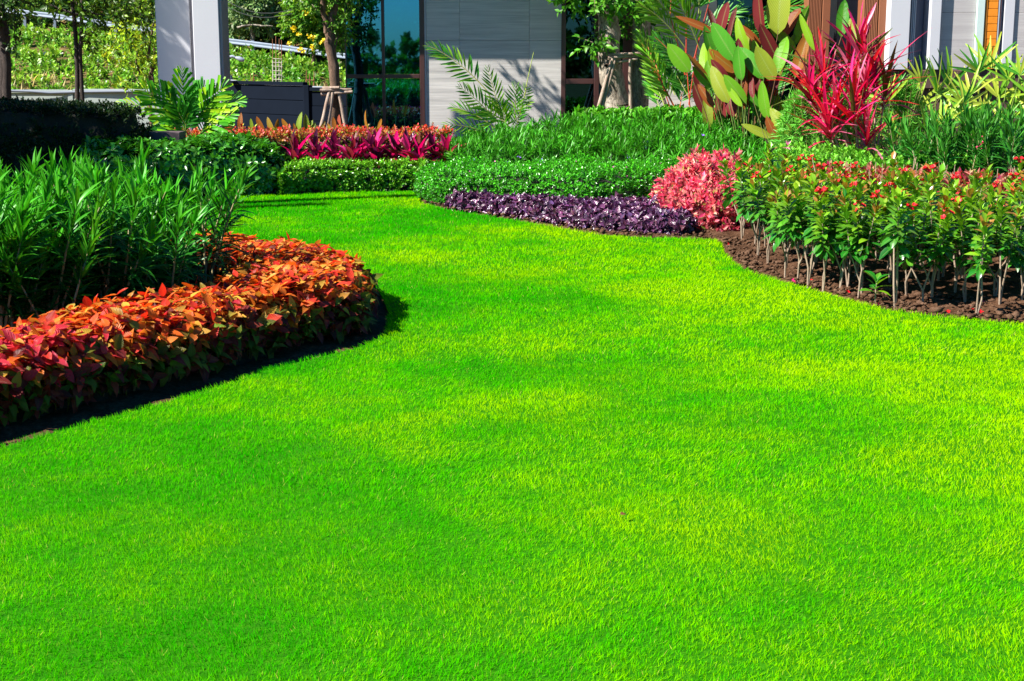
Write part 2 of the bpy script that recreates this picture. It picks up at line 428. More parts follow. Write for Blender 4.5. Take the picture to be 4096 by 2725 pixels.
def smooth_poly(poly, it=2):
    p = np.asarray(poly, float)
    for _ in range(it):
        n = np.roll(p, -1, 0)
        p = np.stack([p * .75 + n * .25, p * .25 + n * .75], 1).reshape(-1, 2)
    return p
def sample_poly(poly, n):
    poly = np.asarray(poly); lo, hi = poly.min(0), poly.max(0); out = []
    k = 0
    while k < n:
        p = lo + rng.random((n * 2 + 20, 2)) * (hi - lo); p = p[inpoly(p, poly)]; out.append(p); k += len(p)
    return np.concatenate(out)[:n]
def sample_edge(poly, n):
    poly = np.asarray(poly); a = poly; b = np.roll(poly, -1, 0); L = np.linalg.norm(b - a, axis=1)
    i = rng.choice(len(poly), n, p=L / L.sum()); t = rng.random(n)[:, None]
    p = a[i] * (1 - t) + b[i] * t
    area = np.sum(a[:, 0] * b[:, 1] - b[:, 0] * a[:, 1])
    d = (b - a)[i]; o = np.stack([d[:, 1], -d[:, 0]], 1) * (1 if area > 0 else -1)
    return p, nrm(o)
def vnoise(P, s, seed=0):
    """cheap smooth value noise, vectorised"""
    q = np.asarray(P)[:, :2] * s + seed * 17.3
    i = np.floor(q).astype(int); f = q - i; f = f * f * (3 - 2 * f)
    def h(a, b):
        v = np.sin(a * 127.1 + b * 311.7 + seed) * 43758.5453
        return v - np.floor(v)
    return (h(i[:, 0], i[:, 1]) * (1 - f[:, 0]) + h(i[:, 0] + 1, i[:, 1]) * f[:, 0]) * (1 - f[:, 1]) + \
           (h(i[:, 0], i[:, 1] + 1) * (1 - f[:, 0]) + h(i[:, 0] + 1, i[:, 1] + 1) * f[:, 0]) * f[:, 1]
def jit(n, s): return rng.normal(0, s, (n, 3))
def mixcol(c0, c1, t): return np.asarray(c0)[None] * (1 - t[:, None]) + np.asarray(c1)[None] * t[:, None]
def vary(C, b=.18, h=.06):
    n = len(C); return C * (1 + rng.normal(0, b, (n, 1))).clip(.35, 2) * (1 + rng.normal(0, h, (n, 3)))
def palette(n, cols, w):
    cols = np.asarray(cols); return cols[rng.choice(len(cols), n, p=np.asarray(w) / sum(w))]

def shoots(B, A, Ls, k, leafL, a_top=.4, a_bot=1.4, whorl=1, jitter=.2, t0=.1, taper=.0):
    """leaves spiralling up many shoots at once -> P, D, N, L, t, shoot index"""
    m = len(B); A = nrm(A)
    t = np.linspace(t0, 1, max(1, k // whorl)).repeat(whorl); k = len(t)
    ref = np.where(np.abs(A[:, 2:3]) < .9, np.array([[0, 0, 1.0]]), np.array([[1.0, 0, 0]]))
    U = nrm(np.cross(A, ref)); Vv = np.cross(A, U)
    ph = (np.arange(k) // whorl) * 2.4 + (np.arange(k) % whorl) * 2 * PI / whorl
    ph = ph[None] + rng.random((m, 1)) * 6.28 + rng.normal(0, .2, (m, k))
    T = np.broadcast_to(t, (m, k))
    R = np.cos(ph)[..., None] * U[:, None] + np.sin(ph)[..., None] * Vv[:, None]
    an = a_bot + (a_top - a_bot) * T + rng.normal(0, jitter, (m, k))
    D = A[:, None] * np.cos(an)[..., None] + R * np.sin(an)[..., None]
    Nn = A[:, None] * np.sin(an)[..., None] - R * np.cos(an)[..., None]
    P = B[:, None] + A[:, None] * (np.broadcast_to(Ls, (m,))[:, None] * T)[..., None]
    L = leafL * (1 - taper * T) * (1 + rng.normal(0, .15, (m, k))).clip(.5, 1.5)
    return P.reshape(-1, 3), D.reshape(-1, 3), Nn.reshape(-1, 3), L.ravel(), T.ravel(), np.repeat(np.arange(m), k)
def add_leaves(acc, tpls, P, D, Nn, L, C, W=1.0, mat=0):
    pick = rng.integers(0, len(tpls), len(P)); W = np.broadcast_to(W, (len(P),))
    for i, tp in enumerate(tpls):
        m = pick == i; acc.leaves(tp, P[m], D[m], Nn[m], L[m], W[m], C[m], mat)

def mound(poly, h, n_top, n_side, edge=.15, zmin=.04, rough=.03):
    """surface points of a planted mass: position, outward axis"""
    hf = h if callable(h) else (lambda p: np.full(len(p), float(h)))
    p = sample_poly(poly, n_top); d, o = polydist(p, poly)
    q = np.clip(d / edge, 0, 1); prof = np.sqrt(1 - (1 - q) ** 2)
    z = hf(p) * prof + rng.normal(0, rough, n_top)
    A = np.concatenate([o * (1 - q)[:, None] * 1.3, np.ones((n_top, 1)) * (.35 + .65 * q)[:, None]], 1)
    e, oe = sample_edge(poly, n_side); e = e - oe * rng.random((n_side, 1)) * edge * .5
    ze = zmin + rng.random(n_side) * (hf(e) * .8 - zmin)
    Ae = np.concatenate([oe, np.full((n_side, 1), .35)], 1)
    P = np.concatenate([np.column_stack([p, z.clip(zmin)]), np.column_stack([e, ze])])
    return P, nrm(np.concatenate([A, Ae]) + jit(n_top + n_side, .22))
def core(poly, h, parent, inset=.12, edge=.15, f=.78, res=.12, name='filler_core'):  # solid dark sheet added inside foliage to stop light leaking through
    hf = h if callable(h) else (lambda p: np.full(len(p), float(h)))
    poly = np.asarray(poly); lo, hi = poly.min(0), poly.max(0)
    nx, ny = int((hi[0] - lo[0]) / res) + 2, int((hi[1] - lo[1]) / res) + 2
    X, Y = np.meshgrid(lo[0] + np.arange(nx) * res, lo[1] + np.arange(ny) * res, indexing='ij')
    G = np.column_stack([X.ravel(), Y.ravel()]); ins = inpoly(G, poly); d, _ = polydist(G, poly)
    q = np.clip((d - inset) / edge, 0, 1) * ins
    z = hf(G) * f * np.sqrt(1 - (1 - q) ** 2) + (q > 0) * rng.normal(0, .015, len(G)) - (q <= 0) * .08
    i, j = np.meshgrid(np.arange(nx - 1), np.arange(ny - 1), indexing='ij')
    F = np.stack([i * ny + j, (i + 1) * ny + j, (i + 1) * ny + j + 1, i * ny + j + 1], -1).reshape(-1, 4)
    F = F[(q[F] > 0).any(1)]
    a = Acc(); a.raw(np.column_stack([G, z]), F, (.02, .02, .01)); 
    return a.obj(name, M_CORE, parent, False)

def leaf_objects(parent, name, meshes, P, D, Nn, L, idx=None):
    """each leaf an object sharing mesh data"""
    o = basis(parent); D = nrm(D); X = nrm(np.cross(D, Nn)); Nn = np.cross(X, D)
    for i in range(len(P)):
        ob = link(name, meshes[(int(idx[i]) if idx is not None else random.randrange(len(meshes)))], parent)
        l = float(L[i]); p = P[i] - o
        ob.matrix_basis = Matrix(((X[i][0] * l, D[i][0] * l, Nn[i][0] * l, p[0]), (X[i][1] * l, D[i][1] * l, Nn[i][1] * l, p[1]),
                                  (X[i][2] * l, D[i][2] * l, Nn[i][2] * l, p[2]), (0, 0, 0, 1)))
def leaf_meshes(name, tpls, cols, mat, per=1, W=1.0):
    out = []
    for c in cols:
        for tp in tpls:
            for _ in range(per):
                a = Acc(); a.leaves(tp, np.zeros((1, 3)), np.array([[0, 1.0, 0]]), np.array([[0, 0, 1.0]]), 1.0, W, np.array([c]))
                out.append(a.mesh(name, mat))
    return out

# ------------------------------------------------------------------ SETTING: terrain, soil, lawn
def terrain_z(x, y):
    yg = 58 - (x + 14) * .45                     # line of the roadside barrier on the hill
    yg = np.clip(yg, 50, 66)
    zg = np.interp(x, [-24, -15.4, -11.2, -6.6, 6], [2.9, 2.0, 1.45, .95, .2])
    z = np.where(y < 25, -.12, 0)
    z = np.where(y >= 25, -.12 - .9 * np.clip((y - 25) / 10, 0, 1), z)
    t = np.clip((y - 40.6) / (yg - 1.0 - 40.6), 0, 1)
    z = np.where(y > 40.6, -1.02 + (zg + 1.02) * t ** .75, z)
    z = np.where(y > yg + 5, zg + (y - yg - 5) * .62, z)
    return z
def build_terrain():
    xs = np.concatenate([np.linspace(-160, -32, 9), np.arange(-30, 14, 1.0), np.linspace(16, 160, 10)])
    ys = np.concatenate([np.linspace(-160, -10, 8), np.arange(-6, 26, 4.0), np.arange(26, 76, 1.0), np.linspace(78, 240, 14)])
    X, Y = np.meshgrid(xs, ys, indexing='ij'); P = np.column_stack([X.ravel(), Y.ravel()])
    Z = terrain_z(P[:, 0], P[:, 1]); Z += np.where(P[:, 1] > 42, (vnoise(P, .35, 3) - .5) * .5, 0)
    nx, ny = len(xs), len(ys)
    i, j = np.meshgrid(np.arange(nx - 1), np.arange(ny - 1), indexing='ij')
    F = np.stack([i * ny + j, (i + 1) * ny + j, (i + 1) * ny + j + 1, i * ny + j + 1], -1).reshape(-1, 4)
    a = Acc(); a.raw(np.column_stack([P, Z]), F, (.1, .1, .1))
    return tag(a.obj('ground', M_HILL), kind='structure')
build_terrain()

edgeR = [gp(x, y) for x, y in ((1675, 808), (1735, 826), (1800, 842), (2000, 872), (2200, 907), (2400, 940), (2600, 952), (2850, 958), (2885, 975), (2895, 1010), (2930, 1050), (2990, 1085),
                               (3150, 1133), (3300, 1172), (3400, 1203), (3560, 1242), (3800, 1272), (4096, 1296))]
edgeL = [gp(x, y) for x, y in ((1490, 1130), (1530, 1190), (1556, 1250), (1544, 1333), (1480, 1375), (1407, 1398), (1230, 1440), (1046, 1484), (850, 1552), (649, 1614), (325, 1700), (0, 1791))]
LAWN = [(-9, 16.9), (-3.72, 17.35), gp(1140, 776), gp(1690, 765)] + edgeR + [(4.4, 8.8), (7, 8.3), (7, 2), (-6, 2), (-6, 5.0), (-3.2, 5.9)] + edgeL[::-1] + \
       [(-1.05, 10.6), (-1.5, 11.25), (-2.2, 11.5), (-4.0, 11.6), (-9, 11.6)]
LAWN = np.array(LAWN)

def build_soil():
    res = .07
    xs, ys = np.arange(-9, 9, res), np.arange(4, 26, res)
    X, Y = np.meshgrid(xs, ys, indexing='ij'); P = np.column_stack([X.ravel(), Y.ravel()])
    ins = inpoly(P, LAWN); d, _ = polydist(P, LAWN)
    z = -.025 + np.clip(d, 0, .8) * .07 + (vnoise(P, 4, 1) - .5) * .05 + (vnoise(P, 11, 2) - .5) * .04
    z = np.where(ins, np.where(d < .1, -.04, -.08), z)
    nx, ny = len(xs), len(ys)
    i, j = np.meshgrid(np.arange(nx - 1), np.arange(ny - 1), indexing='ij')
    F = np.stack([i * ny + j, (i + 1) * ny + j, (i + 1) * ny + j + 1, i * ny + j + 1], -1).reshape(-1, 4)
    F = F[~((ins & (d > .3))[F].all(1))]
    a = Acc(); a.raw(np.column_stack([P, z]), F, (.1, .05, .03))
    tag(a.obj('garden_soil', M_SOIL), kind='structure')
build_soil()

def build_lawn():
    bm = bmesh.new(); vs = [bm.verts.new((x, y, 0)) for x, y in LAWN]
    f = bm.faces.new(vs); f.normal_update()
    if f.normal.z < 0: f.normal_flip()
    bmesh.ops.triangulate(bm, faces=[f])
    me = bpy.data.meshes.new('lawn'); bm.to_mesh(me); bm.free(); me.materials.append(M_THATCH)
    tag(link('lawn', me), kind='structure')
    # blades: density falls with distance, width grows a little
    a = Acc()
    def band(y0, y1, dens, L, w, seg, mx=1.12):
        xm = lambda y: y * 2048 / FPX * mx + .25
        area = (y1 - y0) * (xm(y0) + xm(y1)); n = int(area * dens)
        y = y0 + rng.random(n) * (y1 - y0); x = (rng.random(n) * 2 - 1) * xm(y1)
        P = np.column_stack([x, y]); m = (np.abs(x) < xm(y)) & inpoly(P, LAWN); P = P[m]
        d, o = polydist(P, LAWN); n = len(P)
        lean = np.column_stack([rng.normal(0, .5, n), rng.normal(0, .5, n), np.ones(n)])
        wind = (vnoise(P, 1.7, 5) - .5)
        lean[:, 0] += wind * .8; lean[:, 1] += (vnoise(P, 2.3, 9) - .5) * .8
        edge = d < .035; lean[edge, 0] += o[edge, 0] * .8; lean[edge, 1] += o[edge, 1] * .8
        N3 = np.column_stack([rng.normal(0, 1, n), rng.normal(0, 1, n), np.full(n, .25)])
        clump = vnoise(P, 9, 4)
        Ln = L * (.55 + .65 * clump + rng.random(n) * .35)
        Ln[edge] *= 1.25
        tp = BL3 if seg == 2 else BL1
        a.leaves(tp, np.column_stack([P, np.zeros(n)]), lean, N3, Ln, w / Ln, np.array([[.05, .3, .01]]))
    BL3 = (np.array([(-.5, 0, 0), (.5, 0, 0), (.42, .55, .06), (-.42, .55, .06), (0, 1, .22)]), np.array([(0, 1, 2), (0, 2, 3), (3, 2, 4)]),
           np.array([(0, 0, 0), (1, 0, 0), (1, .55, 0), (0, .55, 0), (.5, 1, 0)], float))
    BL1 = (np.array([(-.5, 0, 0), (.5, 0, 0), (.05, 1, .12)]), np.array([(0, 1, 2)]), np.array([(0, 0, 0), (1, 0, 0), (.5, 1, 0)], float))
    band(3.5, 5.6, 21000, .018, .0024, 1)
    band(5.6, 8.0, 13000, .020, .0032, 1)
    band(8.0, 11.5, 7000, .022, .0046, 1)
    band(11.5, 15., 3600, .026, .0062, 1)
    band(15., 18.6, 2400, .027, .0080, 1)
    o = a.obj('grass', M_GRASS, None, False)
    tag(o, 'short bright green mown grass covering the lawn', 'grass', kind='stuff')
build_lawn()

def lumps(n, pts, r0, r1, colr, flat=.6):
    a = Acc()
    ico = bmesh.new(); bmesh.ops.create_icosphere(ico, subdivisions=1, radius=1)
    V = np.array([v.co[:] for v in ico.verts]); F = np.array([[v.index for v in f.verts] for f in ico.faces]); ico.free()
    for p in pts:
        r = r0 + (r1 - r0) * random.random() ** 4
        W = V * (1 + rng.normal(0, .28, (len(V), 1))) * np.array([1, 1, flat]) * rng.uniform(.6, 1.3, 3) * r
        a.raw(W + np.array(p), F, colr)
    return a
def soil_pts(n):
    out = []
    while len(out) < n:
        seg = random.randrange(len(edgeR) - 1); t = random.random()
        p = np.array(edgeR[seg]) * (1 - t) + np.array(edgeR[seg + 1]) * t
        d = np.array(edgeR[seg + 1]) - np.array(edgeR[seg]); d = np.array([-d[1], d[0]]) / np.linalg.norm(d)
        q = p + d * (.03 + random.random() ** 1.3 * .75)
        if not inpoly(q[None], LAWN)[0]: out.append((q[0], q[1], .005 + random.random() * .03))
    return out
tag(lumps(0, soil_pts(3200), .004, .034, (.15, .09, .06)).obj('soil_clods', M_CLOD, None, False), 'brown crumbly soil clods along the edge of the right hand bed', 'soil', kind='stuff')

# ------------------------------------------------------------------ BUILDINGS
def prism(name, pts, z0, z1, mat, parent=None, bev=.004):
    """upright prism over a plan outline"""
    o = basis(parent); bm = bmesh.new()
    lo = [bm.verts.new((p[0] - o[0], p[1] - o[1], z0 - o[2])) for p in pts]; f = bm.faces.new(lo)
    r = bmesh.ops.extrude_face_region(bm, geom=[f]); 
    for v in r['geom']:
        if isinstance(v, bmesh.types.BMVert): v.co.z = z1 - o[2]
    bmesh.ops.recalc_face_normals(bm, faces=bm.faces[:])
    if bev: bmesh.ops.bevel(bm, geom=bm.edges[:], offset=bev, segments=1, affect='EDGES')
    me = bpy.data.meshes.new(name); bm.to_mesh(me); bm.free(); me.materials.append(mat)
    return link(name, me, parent)

YB = 23.0
def garden_room():
    x = lambda px: ax(px, YB, 300)
    t = thing('garden_building', 'modern building with tinted glass corner, veined stone wall and a dark framed window', 'building', (x(1900), YB, 0))
    ztop = 3.45; zt = az(305, YB); zb = .12
    # slab, roof, back wall behind the stone part
    box('floor_slab', x(1380), x(3250), YB - .02, YB + 5.0, -.2, .11, M_GREYTRIM, t)
    box('roof_slab', -5.2, x(3260), YB - .80, YB + 5.2, ztop, ztop + .3, M_ROOF, t)  # unseen overhang, drawn out left past the glass to straighten its shadow
    # glass corner
    fx = [x(1383), x(1534), x(1693)]
    for k, (a, w) in enumerate(((fx[0] + .0, .016), (fx[1] - .02, .045), (fx[2] - .05, .075))):
        box('mullion', a, a + w, YB - .04, YB + .06, zb, ztop, M_FRAME, t)
    for a, b in ((fx[0] + .018, fx[1] - .022), (fx[1] + .027, fx[2] - .052)):
        box('transom', a, b, YB - .035, YB + .055, zt - .035, zt + .03, M_FRAME, t)
        box('sill', a, b, YB - .035, YB + .055, zb, zb + .05, M_FRAME, t)
        box('window_pane', a - .004, b + .004, YB + .004, YB + .016, zb + .052, zt - .037, M_GLASS, t, 0)
        box('window_pane', a - .004, b + .004, YB + .004, YB + .016, zt + .032, ztop - .002, M_GLASS, t, 0)
    # side and back panes of the glass box, looking out to the hill
    for y0 in (YB + .08, YB + 1.7):
        box('window_pane', fx[0] + .002, fx[0] + .014, y0, y0 + 1.55, zb, ztop - .002, M_GLASSCLEAR, t, 0)
        box('mullion', fx[0] - .01, fx[0] + .03, y0 + 1.56, y0 + 1.61, zb, ztop - .002, M_FRAME, t)
    box('partition_wall', fx[0] + .20, fx[0] + .23, YB + 3.4, YB + 4.6, zb, ztop - .002, M_DARK, t)
    box('reflection_panel', x(1383) + .05, x(1440), YB + .9, YB + .93, az(215, YB + 1), ztop - .01, M_SKYREFL, t)  # blue sheet painting the sky's reflection in the pane
    box('reflection_panel', x(1383) + .05, x(1440), YB + .96, YB + .99, zb, az(215, YB + 1) - .01, M_DARK, t)  # dark sheet painting the mirrored treeline below the sky
    box('back_wall', x(1650), x(3240), YB + 4.0, YB + 4.2, zb, ztop - .002, M_DARK, t)
    # stone wall of large panels with fine joints
    js = [x(1707), x(1840), x(2117), x(2245)]
    box('backing_wall', js[0] + .02, js[-1] - .02, YB + .03, YB + .25, .1, ztop - .001, M_GREYTRIM, t)
    box('corner_trim', x(1697) - .004, js[0] - .003, YB - .02, YB + .25, .1, ztop - .001, M_WHITE, t)
    rows = [.10, 1.86, ztop - .001]
    for a, b in zip(js[:-1], js[1:]):
        for z0, z1 in zip(rows[:-1], rows[1:]):
            box('stone_panel', a + .0015, b - .0015, YB - .01 + random.uniform(0, .002), YB + .028, z0 + (.0015 if z0 > .2 else 0), z1 - .0015, M_STONE, t, .002)
    # second window
    wx = [x(2245), x(2262), x(2376), x(2396), x(2490), x(2540)]
    box('window_frame', wx[0] + .004, wx[1], YB - .03, YB + .06, .1, ztop - .001, M_FRAME, t)
    box('window_frame', wx[2], wx[3], YB - .03, YB + .06, .1, ztop - .001, M_FRAME, t)
    box('window_frame', wx[4], wx[5], YB - .03, YB + .06, .1, ztop - .001, M_FRAME, t)
    for a, b in ((wx[1], wx[2]), (wx[3], wx[4])):
        zt2 = az(326, YB)
        box('window_transom', a + .001, b - .001, YB - .025, YB + .055, zt2 - .04, zt2 + .04, M_FRAME, t)
        box('window_pane', a - .004, b + .004, YB + .006, YB + .018, .12, zt2 - .042, M_GLASSD, t, 0)
        box('window_pane', a - .004, b + .004, YB + .006, YB + .018, zt2 + .042, ztop - .002, M_GLASSD, t, 0)
    js = [x(2541), x(2680), x(2860)]
    for a, b in zip(js[:-1], js[1:]):
        for z0, z1 in zip(rows[:-1], rows[1:]):
            box('stone_panel', a + .0015, b - .0015, YB - .01, YB + .028, z0 + .0015, z1 - .0015, M_STONE, t, .002)
    box('backing_wall', js[0] + .02, js[-1] - .02, YB + .03, YB + .25, .1, ztop - .001, M_GREYTRIM, t)
    box('window_pane', js[-1] + .01, x(3240), YB + .01, YB + .022, .12, ztop - .002, M_GLASSD, t, 0)
M_GLASSCLEAR = glass_mat('clear_glass', (.75, .92, .92), .05)
garden_room()

def ribbed_pillar(label, p0, p1, p2, y):
    x0, x1, x2 = ax(p0, y), ax(p1, y), ax(p2, y)
    t = thing('ribbed_pillar', label, 'pillar', (x1, y, 0), 'brown pillars of the right building')
    box('pillar_core', x0, x2, y + .02, y + .35, 0, 4.2, M_RIB, t)
    n = 9; w = (x1 - x0) / n
    for i in range(n): box('rib', x0 + i * w + w * .15, x0 + i * w + w * .8, y - .012, y + .018, .05, 4.19, M_RIB, t, .003)
    box('pillar_face', x1 + .01, x2, y - .03, y + .018, 0, 4.19, M_RIB, t)
ribbed_pillar('brown ribbed pillar behind the paddle leaves', 3222, 3276, 3310, 20.6)
ribbed_pillar('brown ribbed pillar behind the crimson strap leaved plant', 3443, 3500, 3552, 20.2)

def white_house():
    Y = 20.0; x = lambda px: ax(px, Y, 150)
    zb = az(279, Y); H = 4.3
    t = thing('white_building', 'white walled building on a brown plinth with stone panels and an orange plank door', 'building', (x(3800), Y, 0))
    # plinth with a recessed joint line
    for k, (z0, z1, dy) in enumerate(((-.1, .42, .0), (.428, .86, .004), (.868, 1.20, .0))):
        xs = [x(3562), x(3700), x(3880), x(4140), x(4500)]
        for a, b in zip(xs[:-1], xs[1:]): box('plinth_block', a + .003, b - .003, Y + .10 + dy + random.uniform(0, .003), Y + .4, z0, z1, M_PLINTH, t, .006)
    box('plinth_ledge', x(3550), x(4500), Y + .02, Y + .4, 1.206, zb - .004, M_PLINTH, t, .01)
    def pc(name, a, b, y0, y1, mat, z0=zb, z1=H, bev=.005): return box(name, x(a), x(b), y0, y1, z0, z1, mat, t, bev)
    pc('corner_pillar', 3553, 3632, Y - .06, Y + .5, M_WHITE)
    pc('recess_wall', 3634, 3713, Y + .28, Y + .4, M_GREYBLUE)
    pc('recess_trim', 3634, 3652, Y + .02, Y + .26, M_GREYBLUE)
    for i in range(3): pc('white_bar', 3642 + i * 6.5, 3645.5 + i * 6.5, Y - .01, Y + .018, M_WHITE, bev=.002)
    pc('pilaster', 3715, 3756, Y - .05, Y + .4, M_WHITE)
    for z0, z1 in ((zb, 2.2), (2.203, H)):
        pc('stone_panel', 3758, 3900, Y + .03, Y + .3, M_STONE2, z0, z1, .003)
    pc('door_jamb', 3901, 3932, Y - .02, Y + .3, M_TEAL)
    pc('door_stile', 3936, 3944, Y - .005, Y + .035, M_ORANGE)
    z = zb + .01; i = 0
    while z < H - .1:
        zz = z + .098; pc('door_plank', 3945, 3986, Y + .0 + random.uniform(0, .004), Y + .03, M_ORANGE, z, zz - .006, .003); z = zz
    pc('door_backing', 3935, 3990, Y + .04, Y + .08, M_DARK)
    pc('door_rail', 3988, 3991, Y - .03, Y + .03, M_STEEL); pc('door_rail', 3993, 3996, Y - .03, Y + .03, M_FRAME)
    pc('jamb_shadow_gap', 3997, 4008, Y + .02, Y + .3, M_GREYBLUE)
    pc('wall_panel', 4009, 4050, Y - .03, Y + .3, M_WHITE)
    for z0, z1 in ((zb, 2.2), (2.203, H)): pc('stone_panel', 4052, 4500, Y + .0, Y + .3, M_STONE2, z0, z1, .003)
    box('house_mass', x(3560), x(4500), Y + .42, Y + 5, -.1, H, M_WHITE, t)
    box('dark_doorway', ax(3312, 21.2, 150), ax(3552, 21.2, 150), 21.2, 21.3, 0, H, M_DARK, t)
    box('hanging_panel', ax(3345, 20.9, 150), ax(3440, 20.9, 150), 20.9, 20.93, .3, H, M_DARKGREY, t)
M_GREYBLUE = plain('grey_blue_wall', (.16, .17, .24), .5, .08)
M_DARKGREY = plain('dark_grey_panel', (.06, .062, .075), .5, .1)
white_house()

def white_column():
    y1, y2 = 21.6, 21.0
    t = thing('portico_column', 'tall pale rendered double column behind the jagged leaf palm', 'column', (ax(760, y2), y2, 0))
    box('shaded_pier', ax(632, y1), ax(768, y1), y1, y1 + .5, -.1, 4.4, M_WHITE, t, .01)
    box('joint_strip', ax(768, y1) + .004, ax(780, y1), y1 + .03, y1 + .5, -.1, 4.4, M_GREYTRIM, t, .004)
    box('lit_pier', ax(779, y2), ax(884, y2), y2, y2 + .5, -.1, 4.4, M_WHITE, t, .01)
    box('edge_strip', ax(884, y2) + .003, ax(895, y2), y2 + .02, y2 + .5, -.1, 4.4, M_GREYTRIM, t, .004)
white_column()
def planter():
    y = 18.2; z = az(530, y); t = thing('planter_box', 'brown block planter between the tall dark hedge and the jagged leaf palm', 'planter', (ax(620, y), y, 0))
    for z0, z1 in ((-.05, z * .30), (z * .31, z * .64), (z * .65, z)):
        box('planter_board', ax(542, y, 560), ax(720, y, 560), y, y + .35, z0 + .004, z1, M_PLANTER, t, .008)
planter()

# ------------------------------------------------------------------ FENCE, hillside
def fence(label, pts, post, slab, name='panel_fence', capd=.06, n=5, h=1.75):
    a, b = np.array(pts[0]), np.array(pts[1]); L = np.linalg.norm((b - a)[:2]); d = (b - a) / L; k = max(1, round(L / post)); ang = math.atan2(d[1], d[0])
    t = thing(name, label, 'fence', (a[0], a[1], a[2] - h))
    def piece(nm, s0, s1, z0, z1, th, mat, off=0):
        me_o = box(nm, s0, s1, -th / 2 + off, th / 2 + off, z0, z1, mat, None, .008)
        zm = a[2] + d[2] * (s0 + s1) / 2
        me_o.parent = t; me_o.location = (0, 0, h + zm - a[2]); me_o.rotation_euler = (0, 0, ang)
        return me_o
    st = L / k
    for i in range(k + 1): piece('post', i * st - .07, i * st + .07, -h - .2, .03, .2, slab)
    for i in range(k):
        for j in range(n):
            z1 = -.04 - j * (h / n); piece('slab', i * st + .072, (i + 1) * st - .072, z1 - h / n + .010, z1, .055, slab, -.01 + random.uniform(-.004, .004))
        piece('backing', i * st + .074, (i + 1) * st - .074, -h - .1, -.045, .02, slab, .015)
        piece('cap', i * st + .071, (i + 1) * st - .071, -.036, .05, .16, slab)
    return t
fence('pale grey concrete panel fence at the foot of the hill, left of the white column', (at(-90, 368, 40.2), at(665, 363, 39.8)), 2.15, M_FENCE)
fence('panel fence with shade put into its dark colour, between the white column and the small propped tree', (at(868, 322, 38.5), at(1230, 346, 36.2)), 5.9, M_FENCE_SHADE, n=5, h=1.8)
fence('panel fence with shade put into its dark colour, running behind the glass corner', (at(1232, 346, 36.1), at(1900, 378, 34.5)), 3.4, M_FENCE_SHADE, n=5, h=1.8)
def cable():
    pts = [at(895, 316, 38.2), at(960, 330, 38.1), at(1050, 340, 37.6), at(1130, 346, 37.2), at(1260, 350, 36.6), at(1345, 352, 36.2)]
    s = Acc(); s.tube(pts, .035, (.2, .2, .2), 6); tag(s.obj('fence_top_hose', M_SANDPIPE), 'grey hose lying along the top of the dark panel fence', 'hose')
    s = Acc(); s.tube([at(-20, 362, 39.9), at(120, 366, 39.9), at(200, 372, 39.9), at(330, 368, 39.9), at(470, 366, 39.8), at(600, 366, 39.7)], .04, (.2, .2, .2), 6)
    tag(s.obj('fence_top_hose', M_SANDPIPE), 'grey hose lying along the top of the pale concrete fence', 'hose')
cable()
def guardrail(label, px0, px1, ptsf):
    t = thing('roadside_barrier', label, 'barrier', ptsf[0])
    V = np.array(ptsf); o = basis(t)
    a = Acc()
    prof = [(0, -.11), (-.05, -.08), (0, -.03), (0, .02), (-.05, .07), (0, .10), (.02, .10), (-.03, .07), (.02, .02), (.02, -.03), (-.03, -.08), (.02, -.11)]
    for p, q in zip(V[:-1], V[1:]):
        a2 = Acc(); P = np.array([[x, y + c, z + d] for (x, y, z) in (p, q) for c, d in prof]); m = len(prof)
        F = [(i, (i + 1) % m, m + (i + 1) % m, m + i) for i in range(m)]
        a2.raw(P, F, (.5, .5, .5)); a2.obj('rail', M_STEEL, t, False)
    for p in V: box('post', p[0] - .06, p[0] + .06, p[1] + .03, p[1] + .15, p[2] - .8, p[2] + .13, M_STEEL, t)
L1 = [at(px, py, y) for px, py, y in ((-60, 33, 63), (95, 50, 62), (215, 64, 61.3), (340, 82, 60.6), (460, 100, 60), (590, 118, 59.3), (700, 134, 58.8))]
L2 = [at(px, py, y) for px, py, y in ((860, 158, 58), (1010, 176, 57.2), (1165, 196, 56.4), (1330, 218, 55.6), (1500, 240, 54.8), (1700, 265, 54))]
guardrail('galvanised roadside barrier on the hill, left of the white column', 0, 0, L1)
guardrail('galvanised roadside barrier on the hill, right of the white column', 0, 0, L2)

